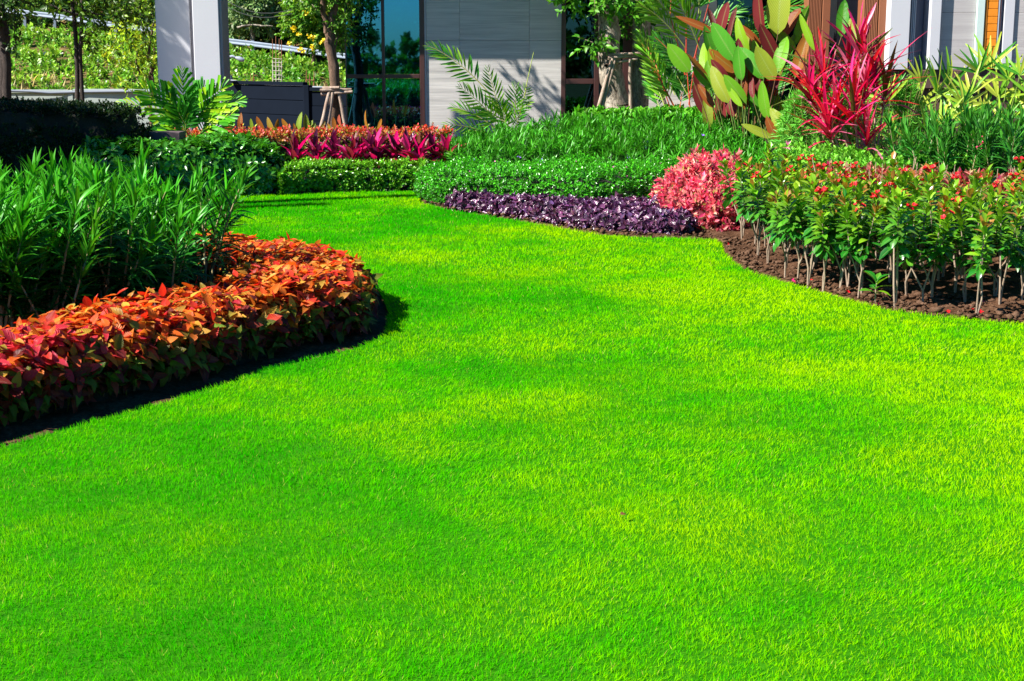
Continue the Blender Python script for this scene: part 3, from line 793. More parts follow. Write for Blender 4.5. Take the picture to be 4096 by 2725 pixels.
def hill_cover():
    n = 5200
    x = -26 + rng.random(n) * 32; y = 41.2 + rng.random(n) ** .8 * 18
    yg = np.clip(58 - (x + 14) * .45, 50, 66) + 1.5; m = y < yg; x, y = x[m], y[m]
    P2 = np.column_stack([x, y]); keep = vnoise(P2, .8, 4) * .6 + rng.random(len(x)) * .5 > .30; x, y = x[keep], y[keep]; P2 = P2[keep]
    z = terrain_z(x, y); m = len(x)
    size = .18 + .45 * vnoise(P2, .5, 12) ** 2 + .2 * rng.random(m)
    B = np.column_stack([x, y, z]); A = nrm(np.column_stack([rng.normal(0, .5, m), rng.normal(-.3, .4, m), np.ones(m)]))
    P, D, Nn, L, T, si = shoots(B, A, size, 16, .15, .4, 1.5, 1, .4, .1)
    g = vnoise(P2, .7, 9)[si]
    C = mixcol((.03, .20, .012), (.28, .46, .04), np.clip(g * .9 + T * .35 - .15, 0, 1)); C = vary(C, .25, .1)
    pale = rng.random(len(P)) < .02; C[pale] = (.6, .6, .55)
    a = Acc(); add_leaves(a, [T_SMALL, T_TINY], P, D, Nn, L * rng.uniform(.7, 1.3, len(P)), C, 1.2)
    tag(a.obj('hillside_scrub', M_LEAF), 'bright green scrub covering the hillside behind the fences', 'scrub', kind='stuff')
    # dry straw patches
    n = 2600; x = -24 + rng.random(n) * 24; y = 41 + rng.random(n) * 8; P2 = np.column_stack([x, y]); k = vnoise(P2, .5, 30) > .58; x, y = x[k], y[k]; n = len(x)
    P = np.column_stack([x, y, terrain_z(x, y)]); a = Acc()
    a.leaves(T_TINY, P, np.column_stack([rng.normal(0, .5, n), rng.normal(0, .5, n), np.ones(n)]), rng.normal(0, 1, (n, 3)), .45, .12, vary(np.tile([[.5, .42, .2]], (n, 1)), .2))
    tag(a.obj('dry_grass', M_FINE), 'dry straw coloured grass tufts on the hillside', 'grass', kind='stuff')
hill_cover()
def woods():
    a = Acc(); n = 7000
    x = -34 + rng.random(n) * 60; y = np.clip(58 - (x + 14) * .45, 50, 66) + 5 + rng.random(n) * 5
    z = terrain_z(x, y) + rng.random(n) ** 1.6 * 7
    A = nrm(np.column_stack([rng.normal(0, .6, n), rng.normal(-.8, .3, n), rng.normal(.2, .5, n)]))
    P, D, Nn, L, T, si = shoots(np.column_stack([x, y, z]), A, .9, 12, .38, .5, 1.5, 1, .4, .1)
    C = vary(mixcol((.008, .035, .008), (.035, .10, .012), vnoise(P[:, [0, 2]], .6, 3)), .3, .1)
    add_leaves(a, [T_SMALL, T_TINY], P, D, Nn, L, C, 1.1)
    tag(a.obj('woodland', M_LEAF), 'dark wood rising beyond the road on the hill', 'woods', kind='stuff')
woods()

def rear_woods():
    a = Acc(); n = 1400
    x = -50 + rng.random(n) * 100; y = -46 - rng.random(n) * 4; z = rng.random(n) ** 1.2 * (1.4 + 1.6 * vnoise(np.column_stack([x, y * 0]), .22, 7))
    A = nrm(np.column_stack([rng.normal(0, .6, n), rng.normal(.8, .3, n), rng.normal(.2, .5, n)]))
    P, D, Nn, L, T, si = shoots(np.column_stack([x, y, z]), A, .9, 14, .5, .5, 1.5, 1, .4, .1)
    add_leaves(a, [T_SMALL, T_TINY], P, D, Nn, L, vary(mixcol((.03, .10, .01), (.12, .25, .02), rng.random(len(P))), .3, .1), 1.2)
    tag(a.obj('garden_thicket', M_LEAF), 'row of bushes behind the viewer, seen only mirrored in the tinted glass', 'bushes', kind='stuff')
rear_woods()

# ------------------------------------------------------------------ TREES
def wobble(p0, p1, n, amp):
    p0, p1 = np.array(p0, float), np.array(p1, float); t = np.linspace(0, 1, n)[:, None]
    w = np.cumsum(rng.normal(0, 1, (n, 3)), 0); w -= t * w[-1]; w[:, 2] *= .2
    return p0 * (1 - t) + p1 * t + w * amp
def tree(name, label, trunks, sprays, leaf, mat, bark, cat='tree', bot=(.02, .1, .01), top=(.1, .3, .02), leafL=.1, k=9, slen=.35, base=None, tpls=None, group=None, limbs=(), b=.25):
    """trunks: (p0, p1, r0, r1); sprays: (centre, radius xyz, count); limbs join the trunk to the sprays"""
    t = thing(name, label, cat, base if base is not None else tuple(trunks[0][0]), group)
    for (p0, p1, r0, r1, amp) in trunks:
        s = Acc(); s.tube(wobble(p0, p1, 14, amp), np.linspace(r0, r1, 14) * rng.uniform(.93, 1.08, 14), (.2, .15, .1), 14, 0, .10); s.obj('trunk', bark, t)
    for (p0, p1, r0, r1, amp) in limbs:
        s = Acc(); s.tube(wobble(p0, p1, 9, amp), np.linspace(r0, r1, 9), (.2, .15, .1), 7, 0, .1); s.obj('limb', bark, t)
    a = Acc(); tw = Acc()
    for (c, r, n) in sprays:
        q = rng.normal(0, 1, (n, 3)); q = nrm(q) * rng.random((n, 1)) ** .4; B = np.array(c) + q * np.array(r)
        A = nrm(q * .6 + jit(n, .5) + np.array([0, 0, -.15]))
        P, D, Nn, L, T, si = shoots(B, A, slen, k, leafL, .5, 1.2, 1, .35, .1)
        Nn = Nn + np.array([0, 0, 1.2]); D = D + np.array([0, 0, -.15])
        C = vary(mixcol(bot, top, np.clip(rng.random(n)[si] * .8 + T * .2, 0, 1)), b, .1)
        add_leaves(a, tpls or [T_SMALL, T_OVATE[0]], P, D, Nn, L, C)
        for i in range(0, n, 4): tw.tube([B[i], B[i] + A[i] * slen], [.008, .004], (.12, .09, .05), 3)
    tag(a.obj('crown', mat, t), kind='stuff')
    tag(tw.obj('twigs', M_STEM, t), kind='stuff')
    return t
def stakes(t, cx, cy, zt, zfoot, spots, r=.035, bars=(), mat=None):
    for (dx, dy, px_) in spots:
        s = Acc(); s.tube(wobble((cx + dx, cy + dy, zfoot), (cx + px_, cy + dy * .12, zt), 7, .006), np.linspace(r, r * .85, 7), (.4, .3, .2), 8, 0, .12); s.obj('stake', mat or M_STAKE, t)
    for (p, q) in bars:
        s = Acc(); s.tube(wobble(p, q, 6, .006), np.linspace(r * .8, r * .7, 6), (.4, .3, .2), 8, 0, .12); s.obj('tie_bar', mat or M_STAKE, t)

# big propped twin trunk tree
def big_tree():
    y = 21.9; X = lambda px, py: at(px, py, y)
    p = X(2480, 440); q = X(2415, 10); p2 = at(2552, 440, y + .25); q2 = at(2550, 20, y + .25)
    spr = [(at(2420, -170, y - .2), (.9, .7, .33), 120), (at(2250, -50, y - .3), (.35, .5, .16), 30), (at(2640, -170, y), (.8, .7, .36), 130), (at(2378, 175, y - .3), (.11, .2, .17), 14), (at(2330, 5, y - .3), (.3, .3, .07), 20), (at(2450, -5, y - .5), (.45, .3, .10), 46),
           (at(2590, 0, y - .5), (.25, .25, .10), 20), (at(2500, 60, y + .35), (.12, .1, .2), 12), (at(2610, 100, y + .6), (.16, .2, .25), 16)]
    # the rest of the crown, above the picture
    spr += [((p[0] + random.uniform(.0, 1.7), y + random.uniform(.2, 1.6), 4.6 + random.uniform(0, 1.6)), (.9, .9, .6), 60) for _ in range(4)]
    t = tree('propped_tree', 'thick pale barked twin trunk tree held by wooden props before the dark window', [((p[0], y, -.1), (p[0], y, .9), .195, .18, .004), ((p[0], y, .895), (q[0], y, 2.6), .18, .14, .02), ((p2[0], y + .25, -.1), (p2[0] - .01, y + .25, 2.6), .15, .13, .015)],
             spr, None, M_LEAF, M_BARK, bot=(.02, .14, .012), top=(.12, .36, .02), leafL=.085, k=9, slen=.26, base=(p[0], y, 0),
             limbs=[((q[0], y, 2.55), (q[0] - 1.0, y - .4, 4.2), .1, .05, .03), ((q[0], y, 2.5), (q[0] + .3, y, 4.6), .11, .05, .03), ((p2[0], y + .25, 2.5), (p2[0] + 1.1, y, 4.4), .1, .05, .03), ((q[0], y, 1.9), at(2392, 150, y - .3), .03, .012, .02)])
    zt = az(250, y)
    stakes(t, p[0], y - .25, zt + .05, .1, [(-.60, -.45, -.14), (-.52, -.4, -.10), (.12, -.12, .12), (.95, .1, .40)], .030,
           bars=[((p[0] - .22, y - .25, zt - .02), (p[0] + .22, y - .26, zt + .05)), ((p[0] - .2, y - .3, zt + .06), (p[0] + .5, y - .2, zt + .12)), ((p[0] - .22, y - .22, zt + .10), (p[0] + .35, y - .31, zt + .14)), ((p[0] - .24, y - .35, zt - .04), (p[0] - .16, y + .3, zt + .0)), ((p[0] + .42, y - .35, zt + .02), (p[0] + .44, y + .5, zt + .05))])
big_tree()
def small_tree():
    y = 21.3; p = at(1338, 480, y); q = at(1312, 100, y)
    t = tree('small_propped_tree', 'slender brown barked tree with wooden props at the edge of the glass corner', [((p[0], y, -.1), (p[0] + .0, y, 1.0), .085, .08, .006), ((p[0], y, .995), (q[0], y, 2.05), .08, .07, .012), ((q[0] + .01, y, 2.0), at(1345, -60, y), .06, .045, .015)],
             [(at(1250, -20, y - .1), (.28, .3, .17), 40), (at(1365, 100, y + .1), (.09, .2, .30), 44), (at(1330, -40, y), (.3, .3, .14), 40), (at(1375, -10, y + .2), (.15, .2, .25), 30)] + [((q[0] + random.uniform(-.8, .8), y + random.uniform(-.7, .7), 3.8 + random.random()), (.6, .6, .4), 40) for _ in range(4)],
             None, M_LEAF, M_BARKD, bot=(.02, .12, .012), top=(.14, .32, .02), leafL=.06, k=9, slen=.18, base=(p[0], y, 0), limbs=[((q[0] - .01, y, 1.95), at(1285, -40, y - .1), .05, .035, .02), (at(1290, 60, y), at(1290, -80, y), .03, .02, .01), ((q[0], y, 1.5), at(1352, 130, y), .015, .008, .01)])
    zt = az(378, y)
    stakes(t, p[0], y - .1, zt + .03, .1, [(-.30, -.35, -.05), (-.16, -.3, .0), (.28, -.1, .08), (.2, .4, .05)], .030, bars=[((p[0] - .17, y - .13, zt), (p[0] + .28, y - .14, zt + .04)), ((p[0] - .18, y - .16, zt + .06), (p[0] + .26, y - .1, zt + .07)), ((p[0] - .14, y - .12, zt + .09), (p[0] + .1, y - .17, zt + .1))])
small_tree()
def back_trees():
    # dark slender trees by the pale fence
    y = 30
    a, b = at(298, 430, y), at(282, 0, y); c = at(322, 430, y); d = at(334, -20, y); e = at(305, 215, y)
    tree('slender_tree', 'slender dark tree with a forked trunk against the pale fence', [((a[0], y, -.5), (e[0], y, e[2]), .05, .047, .004), ((e[0] - .005, y, e[2] - .02), (b[0], y, 3.6), .042, .036, .006), ((c[0] + .03, y, -.5), (at(322, 215, y)[0], y, e[2] + .2), .042, .040, .004), ((at(322, 215, y)[0], y, e[2] + .18), (d[0] + .03, y, 3.6), .040, .034, .006)],
         [(at(200, 5, y), (.9, .8, .16), 26), (at(400, 40, y), (.6, .6, .28), 44), (at(520, -10, y + 1), (.6, .6, .35), 50), (at(90, -20, y), (.6, .7, .22), 22), (at(250, -100, y), (1.6, 1, .4), 110), (at(390, 160, y), (.28, .4, .22), 10), (at(560, 60, y), (.4, .4, .4), 26)],
         None, M_LEAF, M_BACKLITBARK, bot=(.012, .05, .008), top=(.16, .30, .015), leafL=.10, k=8, slen=.32, base=(a[0], y, 0), limbs=[((b[0] + .1, y, 2.4), at(200, 20, y), .03, .015, .03), ((d[0] - .05, y, 2.5), at(420, 60, y), .03, .012, .03), (at(330, 150, y), at(365, 85, y), .02, .01, .02)], b=.4)
    y = 28; a = at(18, 430, y)
    tree('edge_tree', 'dark trunked tree cut by the left edge of the picture', [((a[0], y, -.5), (at(22, 120, y)[0], y, 2.0), .11, .09, .015), ((at(22, 120, y)[0], y, 1.98), (at(-5, -40, y)[0], y, 3.6), .09, .07, .02), ((at(2, 430, y)[0], y, -.5), (at(8, 150, y)[0], y, 2.0), .07, .06, .01)],
         [(at(30, 10, y), (.40, .5, .3), 40), (at(-60, -20, y), (.9, .8, .6), 90), (at(62, 210, y), (.12, .3, .16), 6)], None, M_LEAF, M_BACKLITBARK, bot=(.008, .03, .008), top=(.06, .14, .015), leafL=.11, k=9, slen=.35, base=(a[0], y, 0), b=.4)
    y = 33; a = at(590, 430, y)
    tree('yellow_green_tree', 'small yellow green tree in sunlight left of the white column', [((a[0], y, -.6), at(600, 300, y), .045, .04, .02), (at(600, 300, y), at(612, 60, y), .035, .02, .03), (at(560, 300, y), at(545, 200, y), .02, .012, .02), (at(608, 420, y), at(606, 180, y), .03, .02, .03)],
         [(at(560, 160, y), (.45, .5, .6), 60), (at(470, 170, y), (.4, .5, .3), 16), (at(595, 240, y), (.25, .4, .6), 22), (at(520, 300, y), (.35, .4, .3), 10), (at(490, 120, y), (.5, .5, .2), 16), (at(600, 60, y), (.4, .5, .5), 34), (at(620, 380, y), (.2, .3, .2), 6)],
         None, M_LEAF, M_BARKD, bot=(.10, .24, .01), top=(.46, .56, .02), leafL=.11, k=7, slen=.28, base=(a[0], y, 0), tpls=[T_SMALL, T_LANCE2[0]])
    y = 53; a = at(1260, 300, y)
    t = tree('yellow_flowered_tree', 'tree dotted with yellow flower bunches behind the small propped tree', [((a[0], y, -.3), at(1260, 60, y), .09, .05, .03)],
             [(at(1260, 20, y), (1.1, .8, 1.0), 230), (at(1210, 90, y), (.7, .6, .6), 100), (at(1300, 130, y), (.7, .6, .6), 110), (at(1330, 0, y), (.8, .6, .9), 100)], None, M_LEAF, M_BARKD, bot=(.04, .17, .012), top=(.26, .42, .03), leafL=.14, k=12, slen=.4, base=(a[0], y, 0))
    for (px, py) in ((1170, 120), (1180, 122), (1195, 135), (1160, 172), (1200, 202), (1212, 205), (1240, 150), (1255, 152), (1252, 190), (1290, 170), (1300, 165), (1215, 50), (1225, 55), (1175, 110), (1340, 110), (1310, 60)):
        c = np.array(at(px, py, y - 1.0)); f = Acc()
        P, D, Nn, L, T, _ = shoots(c[None] + rng.normal(0, .02, (4, 3)), nrm(rng.normal(0, 1, (4, 3)) + np.array([[0, -1, .5]])), .08, 6, .065, .8, 1.4, 1, .4)
        f.leaves(T_TINY, P, D, Nn, L, 1.6, np.array([[.8, .6, .02]])); f.obj('flower_bunch', M_YELLOW, t)
    y = 60; a = at(1010, 200, y)
    tree('pale_green_tree', 'dusty pale green tree hanging over the barrier right of the white column', [((a[0], y, .8), at(1010, 20, y), .12, .07, .03)],
         [(at(960, 30, y), (.9, .8, .8), 130), (at(1040, 60, y), (.6, .6, .6), 80), (at(920, 120, y), (.5, .5, .4), 40), (at(1020, -10, y), (.9, .8, .5), 70), (at(1080, 30, y), (.4, .5, .4), 26)], None, M_LEAF, M_BARK, bot=(.06, .16, .05), top=(.26, .36, .14), leafL=.18, k=9, slen=.5, base=(a[0], y, .8), limbs=[(at(960, 110, y - 1.5), at(1010, 100, y - 1.5), .05, .03, .05), (at(1010, 100, y - 1.5), at(1090, 105, y - 1.5), .04, .02, .05)])
    # trees behind the barrier on the left
    for i, (px, yy, lab) in enumerate(((60, 68, 'leafy roadside tree above the barrier at the far left'), (250, 68, 'leafy roadside tree above the barrier behind the forked trunk'), (430, 67, 'leafy roadside tree above the barrier left of the yellow green tree'))):
        a = at(px, 80, yy)
        tree('roadside_tree', lab, [((a[0], yy, 2), (a[0], yy, 4), .14, .1, .03)], [(at(px, 0, yy), (1.6, 1, .9), 150), (at(px + 60, 50, yy), (1.0, .8, .4), 70)], None, M_LEAF, M_BARKD, bot=(.03, .12, .01), top=(.26, .40, .03), leafL=.2, k=9, slen=.5, base=(a[0], yy, 2), group='roadside trees behind the barrier')
back_trees()
# trees and added poles out of the picture on the left whose shade falls into it
def shade_makers():
    tree('shade_tree', 'broad tree standing left of the picture that shades the tall dark hedge', [((-12.4, 14.9, 0), (-12.4, 14.9, 5), .16, .1, .03)],
         [((-12.2 + dx, 15.0 + dy, 5.6 + dz), (1.1, 1.0, .8), 110) for dx, dy, dz in ((-1.6, -.3, 0), (0, 0, .3), (1.4, .5, 0), (-.4, .6, .9), (.8, -.4, .8))], None, M_LEAF, M_BARKD, leafL=.2, k=10, slen=.45, base=(-12.4, 14.9, 0))
    tree('shade_tree', 'second tree left of the picture that dapples the white column', [((-11.6, 19.8, 0), (-11.6, 19.8, 6), .14, .1, .03)],
         [((-10.6 + dx, 19.9 + dy, 6.1 + dz), (.9, .5, .75), 85) for dx, dy, dz in ((-1.2, -.1, 0), (0, .1, .5), (.9, .45, -.2), (.3, .2, 1.3), (1.2, .5, -1.3), (2.0, .75, -2.4), (.2, .1, -.6), (1.0, .45, .6), (1.6, .6, -1.8), (.6, .3, -.4))], None, M_LEAF, M_BARKD, leafL=.2, k=10, slen=.45, base=(-11.6, 19.8, 0))
    for i, (x, y, h, lab) in enumerate(((-8.3, 14.62, 7.2, 'added pole, unseen left of the picture, casting the longer stripe of shade on the lawn'), (-8.18, 14.08, 6.1, 'added pole, unseen left of the picture, casting the shorter stripe of shade on the lawn'))):
        t = thing('shade_pole', lab, 'pole', (x, y, 0)); s = Acc(); s.tube([(x, y, 0), (x, y, h)], [.17, .13], (.3, .3, .3), 8); s.obj('pole', M_STEEL, t)  # invented pole and head, there only to cast a stripe of shade
        s = Acc(); s.tube([(x, y, h), (x - .3, y, h + .12)], [.05, .08], (.3, .3, .3), 8); s.obj('pole_head', M_LAMPW, t)
shade_makers()

# ------------------------------------------------------------------ things by the fence
def rebar(label, pxs, pyt, pyb, y, rings, mats, group=None):
    t = thing('rebar_cage', label, 'steel bars', at(pxs[0], pyb, y), group)
    for i, px in enumerate(pxs):
        dy = .12 * (i % 2); a, b = at(px, pyb, y + dy), at(px + random.uniform(-2, 2), pyt + random.uniform(-8, 12), y + dy); m = (np.array(a) * .45 + np.array(b) * .55)
        s = Acc(); s.tube([a, tuple(m)], [.017, .017], (.5, .4, .3), 5); s.obj('bar', mats[0], t)
        s = Acc(); s.tube([tuple(m + np.array([0, 0, .002])), b], [.012, .010], (.5, .4, .3), 5); s.obj('bar', mats[1], t)
    for py in rings:
        a, b = at(pxs[0] - 1, py, y - .02), at(pxs[-1] + 1, py + 2, y - .02)
        s = Acc(); s.tube([a, b], [.010, .010], (.4, .3, .2), 4); s.obj('tie', mats[0], t)
rebar('tall rusty reinforcing bars with pale lower ends standing behind the dark fence', (1092, 1105, 1117, 1127), 148, 345, 41.0, (235, 250, 265, 283, 300, 318), (M_PALEBAR, M_RUST))
rebar('short dark reinforcing bars behind the dark fence near the small propped tree', (1226, 1240, 1256), 282, 352, 40.0, (320,), (M_RUST, M_RUST))
rebar('thin rusty rods behind the dark fence between the floodlight and the tall bars', (1003, 1014), 285, 345, 40.0, (), (M_RUST, M_RUST))
def floodlight():
    y = 37.8; c = at(912, 320, y); t = thing('floodlight', 'small grey floodlight on a bent pole above the dark fence', 'lamp', c)
    s = Acc(); s.tube([at(911, 318, y), at(911, 245, y), at(915, 232, y), at(925, 228, y)], [.03, .028, .026, .024], (.4, .4, .4), 7); s.obj('pole', M_SANDPIPE, t)
    s = Acc(); s.tube([at(915, 228, y), at(930, 226, y), at(942, 231, y)], [.03, .04, .025], (.4, .4, .4), 8); s.obj('bracket', M_LAMPW, t)
    s = Acc(); s.tube([at(942, 231, y), at(955, 234, y), at(968, 240, y), at(977, 242, y)], [.03, .055, .06, .03], (.4, .4, .4), 9); s.obj('pole_head', M_LAMPW, t)
    a, b = at(900, 303, y), at(927, 318, y); o = box('junction_box', a[0], b[0], y - .1, y + .1, b[2], a[2], M_BLUEBOX, t)
floodlight()
def wires():
    for i, (p, q) in enumerate(((at(890, 18, 50), at(1170, 55, 44)), (at(895, -2, 50), at(1170, 40, 44)))):
        p, q = np.array(p), np.array(q); ts = np.linspace(0, 1, 8)[:, None]; C = p * (1 - ts) + q * ts; C[:, 2] -= .25 * np.sin(PI * ts[:, 0])
        s = Acc(); s.tube(C, .012, (.1, .1, .1), 4); tag(s.obj('overhead_wire', M_CABLE), ['lower', 'upper'][i] + ' thin overhead wire before the dusty pale green tree', 'wire')
wires()
x_, y_ = gp(2482, 2090); 
def dead_leaf():
    a = Acc(); a.leaves(T_OVATE[3], np.array([[x_, y_, .03]]), np.array([[.4, .3, .1]]), np.array([[0, -.5, 1.0]]), .035, 1.0, np.array([[.3, .12, .06]])); tag(a.obj('dead_leaf', M_RED), 'tiny curled brown dead leaf lying on the lawn', 'leaf')
dead_leaf()

# ------------------------------------------------------------------ LEFT BED: copperleaf border and oleanders
ORANGE = smooth_poly([gp(-420, 1830), gp(0, 1720), gp(325, 1640), gp(649, 1560), gp(1046, 1440), gp(1380, 1350), (-.93, 8.75), (-.90, 9.5), (-1.02, 10.2), (-1.45, 10.85), (-2.0, 11.1), (-2.9, 11.15),
                      (-2.75, 10.45), (-2.1, 10.35), (-1.78, 9.85), (-1.85, 9.25), (-2.02, 8.55), (-2.38, 7.95), (-2.65, 7.3), (-3.0, 6.7)], 2)
def leaf_bed():
    t = thing('copperleaf_border', 'low border of orange and red copperleaf curving round the left bed', 'flower bed', (-1.8, 8.0, 0))
    hf = lambda p: .31 + (vnoise(p, 2.2, 3) - .5) * .07
    core(ORANGE, hf, t, .12, .16, .66)
    P, A = mound(ORANGE, hf, 2900, 820, .17, .05, .02)
    B = P - A * .09
    P, D, Nn, L, T, _ = shoots(B, A, .10, 6, .080, 1.05, 1.6, 2, .25, .3, .1)
    D[:, 2] *= .75; Nn = nrm(Nn) + np.array([-.25, -.1, .9])
    # weight leaves toward facing up, as they follow the light
    n = len(P); z = P[:, 2]
    zone = vnoise(P, .9, 6) * .7 + vnoise(P, 5, 2) * .3
    top = np.clip((z - .14) / .16, 0, 1)
    red, org, yel, grn, mar = (.60, .040, .020), (.62, .14, .015), (.55, .30, .04), (.12, .14, .015), (.20, .025, .02)
    pick = rng.random(n)
    C = np.where((pick < .36 - zone * .25)[:, None], red, np.where((pick < .68)[:, None], org, np.where((pick < .92)[:, None], yel, mar)))
    low = rng.random(n) > top * 1.1
    C = np.where(low[:, None], np.where((rng.random(n) < .55)[:, None], grn, mar), C)
    near = P[:, 1] < 7.2
    C = np.where((near & (rng.random(n) < .45) & ~low)[:, None], (.60, .03, .05), C)
    C = vary(C, .2, .12)
    # the leaves that show largest become objects of their own
    score = P[:, 2] * 3 - np.hypot(P[:, 0], P[:, 1]) * .5 + rng.random(n) * 1.6
    vis = (np.abs(P[:, 0] / P[:, 1]) < .34)
    idx = np.argsort(np.where(vis, -score, 9))[:290]
    keep = np.ones(n, bool); keep[idx] = False
    a = Acc(); add_leaves(a, T_OVATE, P[keep], D[keep], Nn[keep], L[keep], C[keep], 1.1)
    tag(a.obj('foliage', M_RED, t), kind='stuff')
    cols = [(.62, .035, .022), (.66, .13, .018), (.60, .26, .03), (.55, .05, .03), (.68, .09, .02), (.5, .03, .05)]
    ms = leaf_meshes('leaf', T_OVATE, cols, M_RED, 1, 1.1)
    leaf_objects(t, 'leaf', ms, P[idx], D[idx], Nn[idx], L[idx] * 1.08)
    # stems seen under the foliage
    s = Acc(); e, o = sample_edge(ORANGE, 260)
    for (x, y), (ox, oy) in zip(e, o):
        b = np.array([x - ox * .1, y - oy * .1, 0]); s.tube([b, b + np.array([ox * .04, oy * .04, .12 + random.random() * .08])], [.005, .003], (.12, .07, .03), 4)
    tag(s.obj('stems', M_STEM, t), kind='stuff')
leaf_bed()

def oleander_shoot_arrays(h, k=42, top=(.055, .34, .010), bot=(.006, .09, .012), leafL=.165, lean=.13, t0=.05):
    """one cane with its whorls, at the origin"""
    dx, dy = rng.normal(0, lean, 2) * h
    pts = np.array([[0, 0, 0], [dx * .25, dy * .25, h * .35], [dx * .6, dy * .6, h * .68], [dx, dy, h]])
    A = nrm(pts[-1] - pts[1])[None]
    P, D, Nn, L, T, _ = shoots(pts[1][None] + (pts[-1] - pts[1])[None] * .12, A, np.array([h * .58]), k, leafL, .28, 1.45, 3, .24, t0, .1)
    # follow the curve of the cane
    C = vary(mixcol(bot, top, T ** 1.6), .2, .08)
    return pts, P, D, Nn, L, C
def oleander_variants(n, h0, h1, **kw):
    out = []
    lm = leaf_meshes('leaf', T_LANCE, [(.05, .27, .01), (.02, .18, .01), (.008, .09, .01), (.09, .34, .01)], M_LEAF)
    for _ in range(n):
        h = h0 + (h1 - h0) * random.random()
        pts, P, D, Nn, L, C = oleander_shoot_arrays(h, **kw)
        s = Acc(); s.tube(pts, [.009, .008, .006, .003], (.30, .25, .12), 5, 1)
        stem_me = s.mesh('cane', [M_LEAF, M_STEM])
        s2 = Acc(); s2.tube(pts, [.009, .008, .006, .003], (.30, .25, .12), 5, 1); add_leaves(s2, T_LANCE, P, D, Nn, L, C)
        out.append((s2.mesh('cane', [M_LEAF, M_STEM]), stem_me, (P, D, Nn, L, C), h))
    return out, lm
OL = smooth_poly([(-3.75, 7.55), (-2.95, 7.75), (-2.55, 8.45), (-2.2, 9.1), (-2.02, 9.7), (-2.3, 10.0), (-3.0, 10.2), (-4.0, 10.1)], 1)
def oleanders():
    var, lm = oleander_variants(18, .60, .92, k=63, lean=.2, t0=.0)
    pts = []
    for p in sample_poly(OL, 4000):
        if all((p[0] - q[0]) ** 2 + (p[1] - q[1]) ** 2 > .36 ** 2 for q in pts): pts.append(p)
    pts.sort(key=lambda q: q[1])
    detailed = 0
    fr = [i for i in range(len(pts)) if not any(abs(pts[j][0] / pts[j][1] - pts[i][0] / pts[i][1]) < .025 and pts[j][1] < pts[i][1] for j in range(len(pts)))]
    frank = sorted(fr, key=lambda i: pts[i][0] / pts[i][1])[:16]
    for i, (x, y) in enumerate(pts):
        right = x > -2.35
        lab = 'narrow leaved green oleander shrub behind the front row of the left bed'
        t = thing('oleander_shrub', lab, 'shrub', (x, y, 0), 'oleander shrubs massed in the left bed')
        if i in frank: t['label'] = 'green oleander shrub in the front row of the left bed, %s from the left' % ORD[frank.index(i)]
        n = 14
        for j in range(n):
            me, st, arr, h = random.choice(var)
            a, r = random.random() * 6.28, (random.random() ** .5) * .27
            sc = .9 + random.random() * .22
            sep = y < 8.9 and j < 2 and detailed < 7
            o = link('cane', st if sep else me, t, (r * math.cos(a), r * math.sin(a), 0))
            o.rotation_euler = (random.gauss(0, .12), random.gauss(.03, .12), random.random() * 6.28); o.scale = (sc, sc, sc)
            if sep:
                detailed += 1; P, D, Nn, L, C = arr
                D = nrm(D); X = nrm(np.cross(D, Nn)); N2 = np.cross(X, D)
                for q in range(len(P)):
                    l = float(L[q]); shade = int(np.clip((C[q][1] - .08) / .3 * 4, 0, 3)); shade = [2, 1, 0, 3][shade]
                    ob = link('leaf', lm[shade * 4 + random.randrange(4)], o)
                    ob.matrix_basis = Matrix(((X[q][0] * l, D[q][0] * l, N2[q][0] * l, P[q][0]), (X[q][1] * l, D[q][1] * l, N2[q][1] * l, P[q][1]),
                                              (X[q][2] * l, D[q][2] * l, N2[q][2] * l, P[q][2]), (0, 0, 0, 1)))
oleanders()

# ------------------------------------------------------------------ planted masses of the far and right beds
def mass(name, label, cat, poly, h, n_top, n_side, k, tpls, leafL, mat, bot, top, edge=.15, slen=.08, a_top=.6, a_bot=1.4, whorl=1, W=1.0, cf=.8, inset=.1, rough=.02,
         pal=None, b=.2, hue=.08, corez=True, it=2, zpow=1.0, group=None, up=0.0, extra=None):
    poly = smooth_poly(poly, it) if it else np.asarray(poly, float)
    c = poly.mean(0)
    t = thing(name, label, cat, (c[0], c[1], 0), group)
    if corez: core(poly, h, t, inset, edge, cf)
    P, A = mound(poly, h, n_top, n_side, edge, .03, rough)
    if up: A = nrm(A + np.array([0, 0, up]))
    B = P - A * slen
    P, D, Nn, L, T, si = shoots(B, A, slen, k, leafL, a_top, a_bot, whorl, .25, .15)
    hf = h if callable(h) else (lambda q: np.full(len(q), float(h)))
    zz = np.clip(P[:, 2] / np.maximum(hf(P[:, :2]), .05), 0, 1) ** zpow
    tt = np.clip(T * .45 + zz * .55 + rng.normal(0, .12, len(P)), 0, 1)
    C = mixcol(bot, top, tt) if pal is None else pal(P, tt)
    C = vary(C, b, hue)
    a = Acc(); add_leaves(a, tpls, P, D, Nn, L, C, W)
    tag(a.obj('foliage', mat, t), kind='stuff')
    if extra: extra(t, poly, P)
    return t

